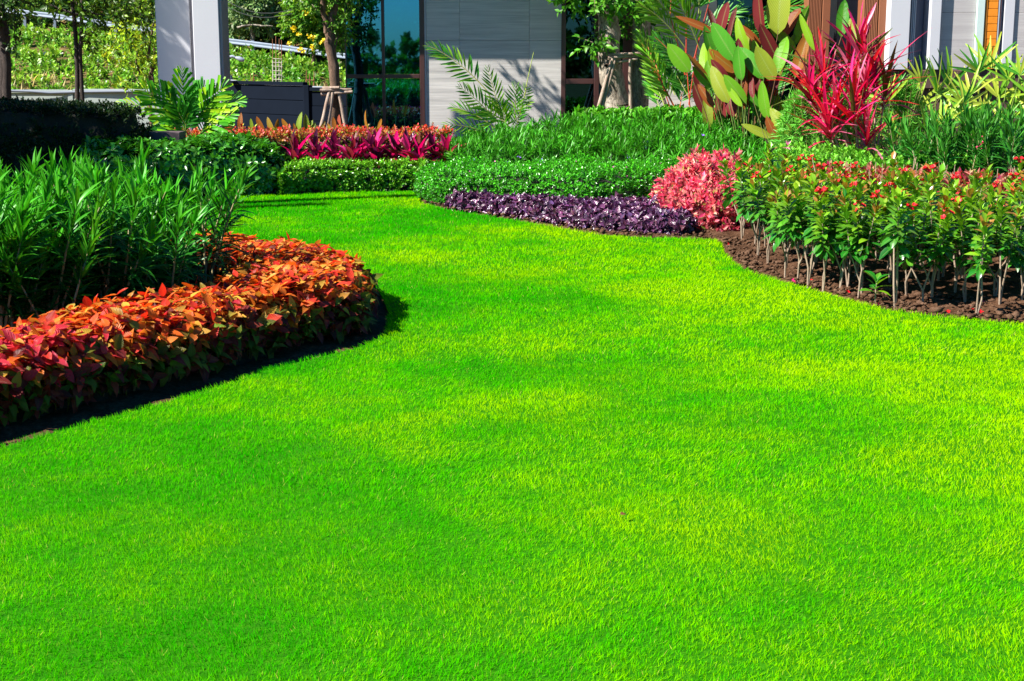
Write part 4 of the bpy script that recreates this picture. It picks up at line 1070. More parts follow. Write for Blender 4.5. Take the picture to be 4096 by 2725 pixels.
def sample_scatter(poly, n):
    """a jagged outline inside the plot, so stems start all over it"""
    c = poly.mean(0); return c + (poly - c) * (.25 + .7 * rng.random((len(poly), 1)))
def twigs(t, poly, n, hh, colr=(.32, .25, .16), r=.005, lean=.2, name='stems'):
    s = Acc(); e, o = sample_edge(poly, n)
    for (x, y), (ox, oy) in zip(e, o):
        b = np.array([x - ox * .06, y - oy * .06, -.02]); h = hh * (.6 + .6 * random.random())
        s.tube([b, b + np.array([random.gauss(0, lean) * h, random.gauss(0, lean) * h, h])], [r, r * .5], colr, 4)
    tag(s.obj(name, M_STEM, t), kind='stuff')
def flowers(t, pts, mat, r, petals=5, name='flower', heads=1, spread=.02):
    """small open flowers, each a part"""
    for p in pts:
        a = Acc()
        for _ in range(heads):
            c = np.array(p) - basis(t) + rng.normal(0, spread, 3) * (heads > 1)
            ax_ = nrm(np.array([[random.gauss(0, .5), random.gauss(-.5, .4), 1.0]]))
            P, D, Nn, L, T, _ = shoots(c[None], ax_, .003, petals, r, 1.2, 1.2, petals, .15, .5)
            a.leaves(T_SMALL, P, D, Nn, L, 1.5, np.array([[.5, .5, .5]]))
        link(name, a.mesh(name, mat), t)

# low clipped hedge at the head of the lawn
HA = [gp(1120, 782), gp(1300, 772), gp(1500, 767), gp(1720, 764), (-.95, 19.3), (-2.8, 19.1)]
mass('clipped_hedge', 'low square clipped light green hedge between the lawn and the magenta plants', 'hedge', HA, .33, 1500, 1700, 8, T_LANCE2 and [T_SMALL], .042, M_GLOSSY,
     (.03, .14, .008), (.15, .40, .015), edge=.07, slen=.05, it=0, inset=.07, cf=.85, b=.3,
     extra=lambda t, p, P: twigs(t, p, 90, .14, (.35, .24, .13), .006, .5))
# rounded fine leaved hedge
HB = [gp(1690, 806), gp(1730, 822), gp(1860, 826), (0.15, 15.95), (.75, 15.55), (1.45, 15.7), (2.0, 16.2), (2.3, 17.3), (1.3, 17.9), (0, 18.0), (-1.0, 18.0), (-1.2, 17.6)]
def cup_extra(t, p, P):
    q = P[(P[:, 2] > .1)]; q = q[rng.integers(0, len(q), 90)] + np.array([0, -.02, .01])
    a = Acc()
    for c in q:
        PP, D, Nn, L, T, _ = shoots(c[None], nrm(rng.normal(0, 1, (1, 3)) + np.array([[0, -1, 1]])), .002, 4, .012, 1.1, 1.1, 4, .1)
        a.leaves(T_TINY, PP, D, Nn, L, 1.5, np.array([[.5, .2, .4]]))
    tag(a.obj('blossoms', M_PINKFLOWER, t), kind='stuff')
M_PINKFLOWER = plain('pink_blossom', (.60, .12, .38), .5, .2, 30)
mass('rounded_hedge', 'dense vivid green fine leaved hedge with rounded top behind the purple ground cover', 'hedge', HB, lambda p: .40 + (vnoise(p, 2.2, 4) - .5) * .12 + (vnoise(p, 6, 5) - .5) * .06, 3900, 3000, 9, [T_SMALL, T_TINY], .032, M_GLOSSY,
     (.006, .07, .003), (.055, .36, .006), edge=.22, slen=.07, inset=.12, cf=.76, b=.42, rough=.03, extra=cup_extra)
# purple ground cover
PU = [gp(1802, 838), gp(2000, 862), gp(2200, 892), gp(2400, 922), gp(2600, 940), gp(2790, 946), (1.75, 14.6), (1.5, 15.5), (1.15, 15.75), (.75, 15.5), (.1, 15.95), (-.5, 16.45), (-.75, 16.4)]
mass('purple_ground_cover', 'glossy dark purple low foliage edging the soil along the right bed', 'ground cover', PU, lambda p: .14 + (vnoise(p, 3, 2) - .5) * .04, 1100, 520, 8, T_OVATE, .062, M_PURPLE,
     (.055, .010, .035), (.135, .045, .115), edge=.12, slen=.05, inset=.08, cf=.6, W=1.35, b=.3, hue=.15)
# pink bush
PK = [(1.50, 14.6), (1.75, 14.0), (2.05, 13.95), (2.35, 14.2), (2.7, 15.2), (2.6, 16.3), (1.9, 16.5), (1.45, 15.8)]
def pinkpal(P, tt):
    n = len(P); return palette(n, [(.78, .14, .20), (.78, .26, .22), (.62, .05, .14), (.75, .42, .28), (.10, .03, .04), (.22, .26, .05)], [4, 3.5, 2, 2, 1, .9]) * (.55 + .45 * tt[:, None])
mass('pink_leaved_bush', 'bushy coral pink leaved plant at the right end of the purple ground cover', 'bush', PK, lambda p: .38 + .13 * np.clip((p[:, 1] - 14.1) / 1.5, 0, 1) + (vnoise(p, 3, 7) - .5) * .24, 1000, 500, 9, [T_SMALL, T_OVATE[0]], .062, M_PINK,
     (.3, .02, .05), (.7, .1, .12), edge=.45, slen=.10, inset=.15, rough=.05, a_top=.5, pal=pinkpal, W=.9, b=.2)
# dark glossy schefflera mass
SC = [gp(640, 800), gp(790, 793), gp(1000, 785), gp(1150, 778), (-2.75, 18.6), (-3.0, 19.2), (-4.6, 19.3), (-5.3, 18.8), (-5.2, 17.2), (-4.6, 16.8)]
mass('umbrella_leaf_shrubs', 'mass of dark glossy umbrella leaved shrubs at the left end of the low hedge', 'shrub', SC, lambda p: .60 + (vnoise(p, 2.3, 8) - .5) * .14 - .25 * np.clip((p[:, 0] + 3.4) / .8, 0, 1), 950, 800, 14, T_OBOV, .085, M_GLOSSY,
     (.008, .055, .006), (.045, .22, .010), edge=.22, slen=.05, inset=.16, a_top=1.0, a_bot=1.5, whorl=7, b=.3,
     extra=lambda t, p, P: twigs(t, p, 70, .3, (.16, .12, .09), .006, .35))
# red tipped hedge
RT = [(-4.6, 19.35), (-3.5, 19.2), (-1.2, 19.2), (-.7, 19.5), (-.7, 20.0), (-4.6, 20.0)]
def redpal(P, tt):
    z = P[:, 2] / .66; f = np.clip((z - .72) * 3.4 + rng.normal(0, .28, len(P)), 0, 1)
    hot = palette(len(P), [(.60, .03, .03), (.62, .10, .04), (.66, .16, .16), (.25, .30, .03)], [4, 1.6, 2, 1.6])
    return mixcol((.03, .10, .012), (.13, .23, .03), tt) * (1 - f)[:, None] + hot * f[:, None]
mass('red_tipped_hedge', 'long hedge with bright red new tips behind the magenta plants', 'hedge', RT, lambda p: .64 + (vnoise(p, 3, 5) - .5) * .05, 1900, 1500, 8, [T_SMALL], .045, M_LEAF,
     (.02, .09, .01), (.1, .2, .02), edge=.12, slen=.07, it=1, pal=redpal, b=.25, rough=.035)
# ruellia-like lance leaved mass rising toward the tree
RU = [(-.9, 18.1), (.3, 18.05), (1.4, 18.0), (2.4, 17.4), (2.5, 16.6), (3.6, 16.4), (4.1, 18.0), (3.6, 20.4), (1.0, 20.6), (-.2, 20.3), (-1.2, 19.6)]
mass('lance_leaved_shrubs', 'wide mass of dark lance leaved shrubs with violet flowers before the stone wall', 'shrub', RU,
     lambda p: .42 + .34 * np.clip((p[:, 1] - 18.0) / 2.2, 0, 1) * np.clip((p[:, 0] + 1.6) / 2.2, .25, 1) + (vnoise(p, 1.6, 8) - .5) * .12, 1700, 700, 16, T_LANCE, .125, M_LEAF,
     (.006, .07, .008), (.05, .28, .010), edge=.25, slen=.16, inset=.2, a_top=.45, a_bot=1.4, b=.32, cf=.7, rough=.06, up=.15,
     extra=lambda t, p, P: flowers(t, [at(1895, 640, 17.9), at(2030, 650, 18.0), at(2076, 630, 18.2), at(2165, 648, 18.0), at(2586, 562, 18.9), at(2583, 592, 18.7), at(2812, 542, 18.9), at(2515, 632, 18.2), at(2735, 580, 18.7)], M_VIOLET, .034))
# bright broad leaved hedge at the foot of the tree
BR = [(.75, 20.55), (2.0, 20.4), (3.8, 20.2), (3.95, 21.2), (2.4, 21.4), (.8, 21.3)]
mass('bright_hedge', 'bright lime green broad leaved hedge round the foot of the propped tree', 'hedge', BR, lambda p: .86 + (vnoise(p, 3, 5) - .5) * .07, 900, 700, 9, [T_SMALL, T_OVATE[1]], .085, M_LEAF,
     (.02, .13, .01), (.11, .38, .02), edge=.2, slen=.09, inset=.15, W=1.2, b=.25)
# low lime bush behind the red flowered plants
LB = [(2.55, 14.9), (3.4, 14.2), (4.6, 13.9), (5.4, 13.7), (5.6, 15.2), (4.6, 16.0), (3.2, 16.6), (2.6, 16.2)]
mass('lime_bushes', 'soft lime green bushes between the red flowered shrubs and the crimson strap leaved plant', 'bush', LB, lambda p: .60 + (vnoise(p, 2.4, 9) - .5) * .16, 1100, 500, 10, [T_SMALL, T_OVATE[0]], .060, M_LEAF,
     (.04, .17, .01), (.15, .42, .03), edge=.3, slen=.11, inset=.2, W=.9, b=.25, rough=.05)
# pruned reddish strip behind the red flowered shrubs
PS = [(2.6, 12.9), (3.6, 12.3), (4.6, 11.9), (5.2, 12.2), (4.9, 13.2), (3.8, 13.9), (2.8, 14.3)]
def prpal(P, tt):
    return palette(len(P), [(.50, .06, .07), (.55, .20, .14), (.40, .02, .10), (.25, .26, .05), (.45, .30, .16)], [3, 3, 2, 2, 2]) * (.5 + .5 * tt[:, None])
mass('pruned_copper_strip', 'pruned copper and pink leaved strip behind the red flowered shrubs', 'bush', PS, lambda p: .60 + (vnoise(p, 4, 9) - .5) * .08, 700, 200, 8, [T_SMALL, T_OVATE[2]], .055, M_RED,
     (.2, .05, .04), (.5, .2, .1), edge=.2, slen=.08, pal=prpal, b=.25, extra=lambda t, p, P: twigs(t, sample_scatter(p, 170), 170, .66, (.42, .30, .20), .005, .12))
# tall clipped hedge at left, its shade also put into near-black leaf colours
DH = [(-9.5, 17.6), (-6.2, 17.4), (-4.55, 17.6), (-4.35, 18.5), (-6.5, 18.9), (-9.5, 19.0)]
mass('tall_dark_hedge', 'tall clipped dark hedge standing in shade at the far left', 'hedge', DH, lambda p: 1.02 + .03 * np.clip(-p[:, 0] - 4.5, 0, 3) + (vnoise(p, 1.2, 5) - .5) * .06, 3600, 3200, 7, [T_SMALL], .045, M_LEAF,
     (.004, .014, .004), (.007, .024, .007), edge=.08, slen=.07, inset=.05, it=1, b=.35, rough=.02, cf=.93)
def fine_bush(label, poly, h, n):
    mass('fine_leaved_bush', label, 'bush', poly, h, n, n // 2, 12, T_LANCE, .085, M_LEAF, (.05, .20, .015), (.13, .42, .04), edge=.25, slen=.10, corez=False,
         a_top=.4, a_bot=1.3, b=.25, extra=lambda t, p, P: twigs(t, sample_scatter(p, 60), 60, h * .95, (.20, .17, .05), .006, .28, 'branches'))
fine_bush('airy light green bush with bare brown twigs left of the crimson strap leaved plant', [(2.95, 16.6), (3.9, 16.4), (4.1, 17.4), (3.1, 17.7)], 1.20, 420)
fine_bush('light green small leaved bush at the corner of the brown plinth, behind the crimson plant', [(4.1, 17.4), (4.9, 17.3), (5.0, 18.2), (4.2, 18.3)], 1.32, 300)

# ------------------------------------------------------------------ red flowered shrubs in front
def jatropha_variants(n):
    out = []
    for _ in range(n):
        lv, st = Acc(), Acc()
        ns = random.choice((2, 2, 2, 3)); tips = []
        h0 = .20 + random.random() * .1
        allP = []
        a0 = random.random() * 6.28
        for q in range(ns):
            a = a0 + q * 6.28 / ns + random.gauss(0, .3); sp = (.03 + .10 * random.random()) * (ns > 1)
            fork = np.array([random.gauss(0, .01), random.gauss(0, .01), .10 + random.random() * .05])
            mid = np.array([math.cos(a) * sp, math.sin(a) * sp, h0 + .10]); H = .50 + random.random() * .16
            tip = mid + np.array([math.cos(a) * .05, math.sin(a) * .05, H - h0 - .1])
            st.tube([(0, 0, -.03), fork, mid, tip], [.008, .0068, .0055, .003], (.27, .20, .14), 6, 0, .15)
            tips.append(tip)
            Av = nrm((tip - mid)[None]); l = float(np.linalg.norm(tip - mid)) + .08
            for (kk, t0, La) in ((46, .02, .11),):
                P, D, Nn, L, T, _ = shoots((mid - Av[0] * .03)[None], Av, np.array([l]), kk, La, .35, 1.75, 1, .25, t0, .35)
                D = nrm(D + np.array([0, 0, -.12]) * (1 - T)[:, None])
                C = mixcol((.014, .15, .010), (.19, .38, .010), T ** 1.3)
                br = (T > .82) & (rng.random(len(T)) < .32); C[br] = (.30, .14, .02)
                C = vary(C, .2, .1)
                allP.append((P, D, Nn, L, C))
        P, D, Nn, L, C = [np.concatenate([x[i] for x in allP]) for i in range(5)]
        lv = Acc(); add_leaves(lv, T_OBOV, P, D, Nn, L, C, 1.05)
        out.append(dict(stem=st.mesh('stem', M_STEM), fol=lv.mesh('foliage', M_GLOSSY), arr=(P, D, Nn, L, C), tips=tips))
    return out
JV = jatropha_variants(14)
J_LEAF = leaf_meshes('leaf', T_OBOV, [(.015, .15, .010), (.07, .24, .010), (.17, .36, .01), (.30, .14, .02)], M_GLOSSY, 1, 1.05)
def flower_head_mesh():
    a = Acc()
    for _ in range(7):
        c = np.array([random.gauss(0, .014), random.gauss(0, .014), random.gauss(.035, .012)])
        P, D, Nn, L, T, _ = shoots(c[None], nrm(np.array([[random.gauss(0, .6), random.gauss(0, .6), 1.0]])), .002, 5, .016, 1.0, 1.0, 5, .1)
        a.leaves(T_SMALL, P, D, Nn, L, 1.7, np.array([[.5, .5, .5]]))
    return a.mesh('flower_head', M_PETAL)
FH = [flower_head_mesh() for _ in range(5)]
front = [(2968, 962), (3030, 1030), (3072, 1060), (3140, 1108), (3190, 1128), (3232, 1142), (3292, 1168), (3358, 1168), (3432, 1192), (3446, 1180), (3580, 1228), (3692, 1222), (3728, 1215), (3862, 1215), (3905, 1262), (3998, 1228), (4085, 1222)]
JAT = [gp(2955, 950), gp(3030, 1020), gp(3150, 1095), gp(3300, 1150), gp(3560, 1205), gp(3800, 1235), gp(4200, 1240), (4.7, 10.4), (5.0, 11.6), (3.9, 12.2), (2.9, 13.2), (2.4, 14.2)]
def jatropha():
    pts = [gp(*p) for p in front]; nf = len(pts)
    for p in sample_poly(JAT, 6000):
        if all((p[0] - q[0]) ** 2 + (p[1] - q[1]) ** 2 > .255 ** 2 for q in pts): pts.append((p[0], p[1]))
    used = 0
    for i, (x, y) in enumerate(pts):
        if i < nf: lab, g = 'red flowered shrub, %s from the left in the front row at the lawn edge' % ORD[i], 'front row of red flowered shrubs'
        else: lab, g = 'red flowered green shrub packed behind the front row of its bed', 'red flowered shrubs behind the front row'
        t = thing('flowering_shrub', lab, 'shrub', (x, y, .0), g)
        v = random.choice(JV); rz = random.random() * 6.28; sc = .92 + random.random() * .25
        s = link('stem', v['stem'], t); s.rotation_euler.z = rz; s.scale = (sc,) * 3
        if i < nf and used < 4 and i in (8, 11, 14, 5):
            used += 1
            P, D, Nn, L, C = v['arr']; c, s_ = math.cos(rz), math.sin(rz); R = np.array([[c, -s_, 0], [s_, c, 0], [0, 0, 1]])
            idx = [int(np.clip((cc[1] - .12) / .2 * 3, 0, 2)) * 3 + random.randrange(3) if cc[0] < .2 else 9 + random.randrange(3) for cc in C]
            leaf_objects(t, 'leaf', J_LEAF, P @ R.T * sc + basis(t), D @ R.T, Nn @ R.T, L * sc, idx)
        else:
            f = link('foliage', v['fol'], t); f.rotation_euler.z = rz; f.scale = (sc,) * 3; f['kind'] = 'stuff'
        for tp in v['tips']:
            if random.random() < .30:
                c, s_ = math.cos(rz), math.sin(rz)
                h = link('flower_head', random.choice(FH), t, (sc * (tp[0] * c - tp[1] * s_), sc * (tp[0] * s_ + tp[1] * c), sc * tp[2] + .06)); h.scale = (1.45,) * 3
jatropha()
# small seedling-like plant with spread leaves in front
def seedling():
    x, y = gp(3500, 1222); t = thing('young_plant', 'small young plant with spread leaves on the soil before the red flowered shrubs', 'plant', (x, y, 0))
    s = Acc(); s.tube([(x, y, -.02), (x, y, .09), (x + .005, y, .16)], [.006, .005, .003], (.3, .22, .15), 5); s.obj('stem', M_STEM, t)
    P, D, Nn, L, T, _ = shoots(np.array([[x, y, .07]]), np.array([[0, 0, 1.0]]), np.array([.1]), 12, .12, .5, 1.6, 1, .2)
    leaf_objects(t, 'leaf', J_LEAF[:9], P, D, Nn, L)
seedling()
FALL = ((3508, 1222), (3788, 1256), (3920, 1255), (3935, 1216), (3884, 1238), (3392, 1178), (3172, 1130), (3240, 1128), (2913, 984))
for i, (px, py) in enumerate(FALL):
    x, y = gp(px, py); a = Acc()
    P, D, Nn, L, T, _ = shoots(np.array([[x, y, .012]]), nrm(np.array([[.4, -.5, 1.0]])), .002, 4, .022, 1.0, 1.2, 4, .2)
    a.leaves(T_SMALL, P, D, Nn, L, 1.7, np.array([[.5, .5, .5]]))
    tag(a.obj('fallen_flower', M_PETAL if i % 3 else M_PETALP), 'small fallen flower at the soil edge under the red flowered shrubs, %s from the left' % ORD[(6, 7, 8, 5 + 3, 4 + 2, 3, 1, 2, 0)[i] if 0 else sorted(FALL).index(FALL[i])], 'flower', 'fallen flowers under the red flowered shrubs')

# ------------------------------------------------------------------ strap and paddle leaved specimens
def rosette(parent, c, n, Lf, tpls_meshes, a0=.15, a1=1.35, up=(0, 0, 1), hgt=.05, jitter=.15):
    P, D, Nn, L, T, _ = shoots(np.array([c], float), nrm(np.array([up], float)), np.array([hgt]), n, Lf, a0, a1, 1, jitter, 0)
    leaf_objects(parent, 'leaf', tpls_meshes, P, D, Nn, L)
M_MAG = leaf_mat('leaf_magenta', .28, .4, tint=(1.5, .3, .9), rib=.0, veins=.25, vfreq=5)
MAGL = leaf_meshes('leaf', T_CORDY, [(.62, .008, .16), (.10, .012, .045), (.40, .012, .10), (.70, .05, .24), (.20, .05, .04), (.07, .015, .05)], M_MAG, 1, .72)
mag_lab = ['leftmost magenta strap leaved plant above the low clipped hedge'] + ['magenta strap leaved plant, %s from the left in the row above the low clipped hedge' % ORD[i] for i in range(1, 11)] + ['rightmost magenta strap leaved plant beside the palm clump']
mags = [(1180, 18.75), (1270, 18.7), (1345, 18.85), (1400, 18.6), (1465, 18.8), (1520, 18.65), (1580, 18.85), (1640, 18.7), (1700, 18.7), (1745, 18.9), (1500, 19.0), (1790, 18.8)]
mags = sorted(mags)
for i, (px, y) in enumerate(mags):
    x = ax(px, y, 600); t = thing('magenta_plant', mag_lab[i], 'plant', (x, y, 0), 'magenta strap leaved plants')
    s = Acc(); s.tube([(x, y, 0), (x, y, .30)], [.012, .01], (.25, .12, .10), 5); s.obj('stem', M_STEM, t)
    rosette(t, (x, y, .16), 36, .29, MAGL, .12, 1.75, (random.gauss(0, .12), random.gauss(-.1, .1), 1), .24 + random.random() * .06)

# tall crimson plant
M_CRIM = leaf_mat('leaf_crimson', .3, .4, tint=(1.5, .35, .7), rib=.3, veins=.0)
CRL = leaf_meshes('leaf', T_STRAP, [(.62, .010, .10), (.42, .006, .05), (.78, .20, .34), (.16, .015, .03), (.55, .02, .03), (.10, .14, .02), (.70, .03, .22)], M_CRIM, 1, .85)
def crimson():
    bx, by = at(3480, 640, 16.3)[0], 16.3
    t = thing('crimson_strap_plant', 'tall many caned plant with crimson pink strap leaves before the brown pillars', 'plant', (bx, by, 0))
    heads = [(3310, 300, .1), (3360, 420, -.1), (3255, 330, 0), (3445, 180, .2), (3460, 330, .1), (3400, 250, .3), (3420, 420, -.2), (3500, 290, .2), (3330, 480, -.2), (3470, 520, -.2), (3540, 350, .2), (3290, 420, .1)]
    for i, (px, py, dy) in enumerate(heads):
        T0 = np.array(at(px, py, by + dy)); T0[2] -= .12
        B0 = np.array([bx + (T0[0] - bx) * .25 + random.gauss(0, .08), by + dy * .5 + random.gauss(0, .05), -.02])
        m = (B0 + T0) / 2 + np.array([(T0[0] - bx) * -.1, 0, 0])
        s = Acc(); s.tube([B0, m, T0, T0 + np.array([0, 0, .15])], [.014, .012, .010, .006], (.34, .24, .15), 6, 0, .1); s.obj('cane', M_STEM, t)
        up = nrm((T0 - m)[None])[0]; up = up * .6 + np.array([0, 0, .6])
        rosette(t, T0 - np.array([0, 0, .12]), 21, .42 + random.random() * .10, CRL, .05, 1.05, up, .24, .16)
    for i in range(26):
        b = np.array([bx + random.uniform(-.55, .35), by + random.uniform(-.2, .4), -.02]); h = random.uniform(.5, .95)
        s = Acc(); s.tube([b, b + np.array([random.gauss(-.03, .12), 0, h])], [.009, .006], (.36, .27, .14), 5); s.obj('cane', M_STEM, t)
crimson()

# big paddle leaves, green above and maroon beneath
PAD_G = leaf_meshes('leaf', T_PADDLE, [(.16, .40, .02), (.08, .32, .02), (.24, .44, .02), (.28, .34, .03)], M_BIG, 1, 1.0)
M_BIGM = leaf_mat('leaf_maroon', .36, .35, tint=(1.6, .7, .4), veins=.6, vfreq=20, back=(.15, .25, .03))
PAD_M = leaf_meshes('leaf', T_PADDLE, [(.20, .028, .030), (.30, .085, .02), (.14, .02, .02), (.36, .14, .02)], M_BIGM, 1, 1.0)
pad = [  # centre px, py, length in px, lean in px (tip minus base), depth, green / maroon, width factor, turn
    (3115, 45, 190, 8, 19.6, 'g', 1.25, 0), (3040, 70, 150, -25, 19.7, 'm', .9, .6), (3150, 110, 120, 60, 19.8, 'm', 1.1, .2), (2890, 85, 100, 20, 20.0, 'm', 1.3, .2), (2855, 95, 90, -30, 20.0, 'm', .7, .8),
    (2800, 105, 130, -125, 19.9, 'm', .55, .3), (2925, 120, 120, 20, 20.1, 'm', .5, .9), (2860, 160, 60, 15, 20.0, 'm', 1.2, .3), (2905, 185, 140, -75, 19.4, 'g', 1.2, 0), (2970, 165, 120, -45, 19.7, 'g', 1.0, .4),
    (2960, 240, 110, -10, 19.4, 'm', 1.0, .4), (3005, 150, 110, -80, 19.9, 'm', .8, .2), (3085, 190, 130, -60, 19.5, 'm', 1.0, .2), (3140, 160, 120, -90, 19.7, 'g', .8, .2), (3155, 200, 90, 25, 19.8, 'g', .8, .4),
    (2725, 245, 110, -70, 19.2, 'g', 1.4, .2), (2840, 180, 100, -25, 19.9, 'g', 1.0, .4), (2800, 280, 110, -70, 19.3, 'm', .6, .4), (2820, 320, 90, -65, 19.3, 'g', 1.0, .1), (2905, 255, 110, -90, 19.6, 'm', 1.0, .2),
    (2960, 270, 110, -15, 19.2, 'g', 1.1, .3), (3020, 265, 125, -70, 19.2, 'g', 1.1, .1), (3070, 270, 120, -60, 19.1, 'g', 1.3, .1), (2890, 300, 90, -50, 19.4, 'm', 1.0, .3), (2850, 250, 80, -20, 19.7, 'g', .9, .5),
    (2885, 355, 130, -60, 19.1, 'g', 1.1, .2), (2950, 370, 110, -70, 19.0, 'g', 1.1, .1), (3010, 360, 70, -10, 19.1, 'm', 1.0, .4), (2945, 395, 80, -50, 18.9, 'g', .8, .2), (3120, 235, 130, 30, 19.3, 'g', 1.0, .3),
    (3085, 240, 120, -30, 19.9, 'm', 1.0, .2), (3060, 420, 120, -25, 18.8, 'g', 1.0, .2), (3130, 500, 110, -70, 18.4, 'g', 1.1, .1), (3190, 560, 90, 50, 18.4, 'm', 1.0, .3), (3100, 545, 100, -50, 18.3, 'm', 1.0, .2),
    (3040, 530, 100, -95, 18.2, 'g', .8, .1), (2925, 420, 100, -20, 19.3, 'm', 1.2, .3), (3040, 330, 110, -40, 19.4, 'm', 1.1, .2), (2830, 395, 90, -50, 19.4, 'm', .9, .2), (3000, 210, 100, -30, 19.8, 'g', 1.0, .2),
    (3200, 120, 130, 40, 19.9, 'g', .7, .3), (3200, 240, 150, 40, 19.0, 'm', .8, .2), (3370, 90, 120, 10, 17.5, 'g', 1.0, .5), (3240, 150, 130, -60, 18.0, 'g', .6, .5), (3420, 150, 110, -20, 17.3, 'g', .9, .5)]
def paddles():
    c = at(3000, 400, 19.3); t = thing('paddle_leaved_plant', 'big clump of upright paddle leaves, green above and maroon beneath, right of the propped tree', 'plant', (c[0], c[1], 0))
    s = Acc()
    extra = [(random.uniform(2790, 3130), random.uniform(230, 470), random.uniform(90, 130), random.uniform(-60, 20), random.uniform(19.6, 20.1), random.choice('ggm'), random.uniform(.8, 1.2), .5) for _ in range(46)]
    for px, py, Ln, dx, y, k, w, turn in pad + extra:
        dyp = math.sqrt(max(Ln * Ln - dx * dx * .9, 400)); sc = y * 1.02 / FPX
        base = np.array(at(px - dx * .5, py + dyp * .5, y)); tip = np.array(at(px + dx * .5, py - dyp * .5, y + random.uniform(-.05, .12)))
        v = tip - base; L = float(np.linalg.norm(v)) * 1.3; v = v * 1.15
        face = np.array([random.gauss(-.55, .2), -1, .35]) + turn * np.array([random.choice((-1, 1)) * 1.0, 0, 0])
        X = np.cross(nrm(v[None])[0], face); X /= np.linalg.norm(X)
        ms = PAD_G if k == 'g' else PAD_M
        D = nrm(v[None]); Xn = X[None]; Nn = np.cross(Xn, D)
        ob = link('leaf', random.choice(ms), t); W = w * .86
        b0 = basis(t)
        ob.matrix_basis = Matrix(((Xn[0][0] * L * W, D[0][0] * L, Nn[0][0] * L, base[0] - b0[0]), (Xn[0][1] * L * W, D[0][1] * L, Nn[0][1] * L, base[1] - b0[1]),
                                  (Xn[0][2] * L * W, D[0][2] * L, Nn[0][2] * L, base[2] - b0[2]), (0, 0, 0, 1)))
        root = np.array([c[0] + (base[0] - c[0]) * .45, y + .1, .2])
        s.tube([root, (root + base) / 2 + np.array([.0, 0, .1]), base, base + v * .1], [.008, .007, .005, .003], (.12, .20, .03) if random.random() < .6 else (.16, .07, .03), 5)
    tag(s.obj('leaf_stalks', M_STEM, t), kind='stuff')
paddles()
# row of small orange paddle leaves behind the red tipped hedge
cn = [(912, 505, 70, -6), (960, 485, 80, 2), (1008, 500, 62, -18), (1040, 500, 80, -40), (1080, 505, 85, -38), (1108, 500, 62, 12), (1145, 505, 70, -50), (1195, 490, 100, 2), (1178, 510, 40, -10), (1225, 495, 95, -6), (1240, 505, 60, 20), (1250, 515, 60, 25),
      (1290, 508, 55, 22), (1318, 512, 45, -25), (1338, 498, 70, -15), (1358, 495, 85, -18), (1460, 480, 80, -30), (1520, 500, 60, 10)]
for i, (px, py, Ln, dx) in enumerate(cn):
    y = 20.5; x = ax(px, y, py)
    if i % 3 == 0:
        k = i // 3
        tcur = thing('orange_leaved_plant', ['orange paddle leaved plant nearest the white column, behind the red tipped hedge', 'orange and olive paddle leaved plant, second from the white column', 'pink and orange paddle leaved plant midway along the dark fence',
                     'tallest orange paddle leaved plant, left of the small propped tree', 'orange paddle leaved plant at the foot of the small propped tree', 'green tipped paddle leaved plant in front of the glass corner'][k], 'plant', (x, y, 0), 'orange paddle leaved plants')
    b = np.array(at(px - dx / 2, py + Ln / 2, y)); tp = np.array(at(px + dx / 2, py - Ln / 2, y)); v = tp - b; L = float(np.linalg.norm(v)) * .92
    D = nrm(v[None]); X = nrm(np.cross(D, np.array([[random.gauss(-.4, .4), -1, .3]]))); Nn = np.cross(X, D); b0 = basis(tcur)
    cc = random.choice([(.36, .15, .015), (.30, .20, .02), (.42, .09, .05), (.20, .30, .02), (.30, .10, .015)])
    a = Acc(); a.leaves(T_PADDLE[i % 3], b[None], D, Nn, L, .8, np.array([cc])); a.obj('leaf', M_RED, tcur)
    s = Acc(); s.tube([(x, y, .1), b], [.012, .009], (.2, .2, .05), 5); s.obj('stalk', M_STEM, tcur)

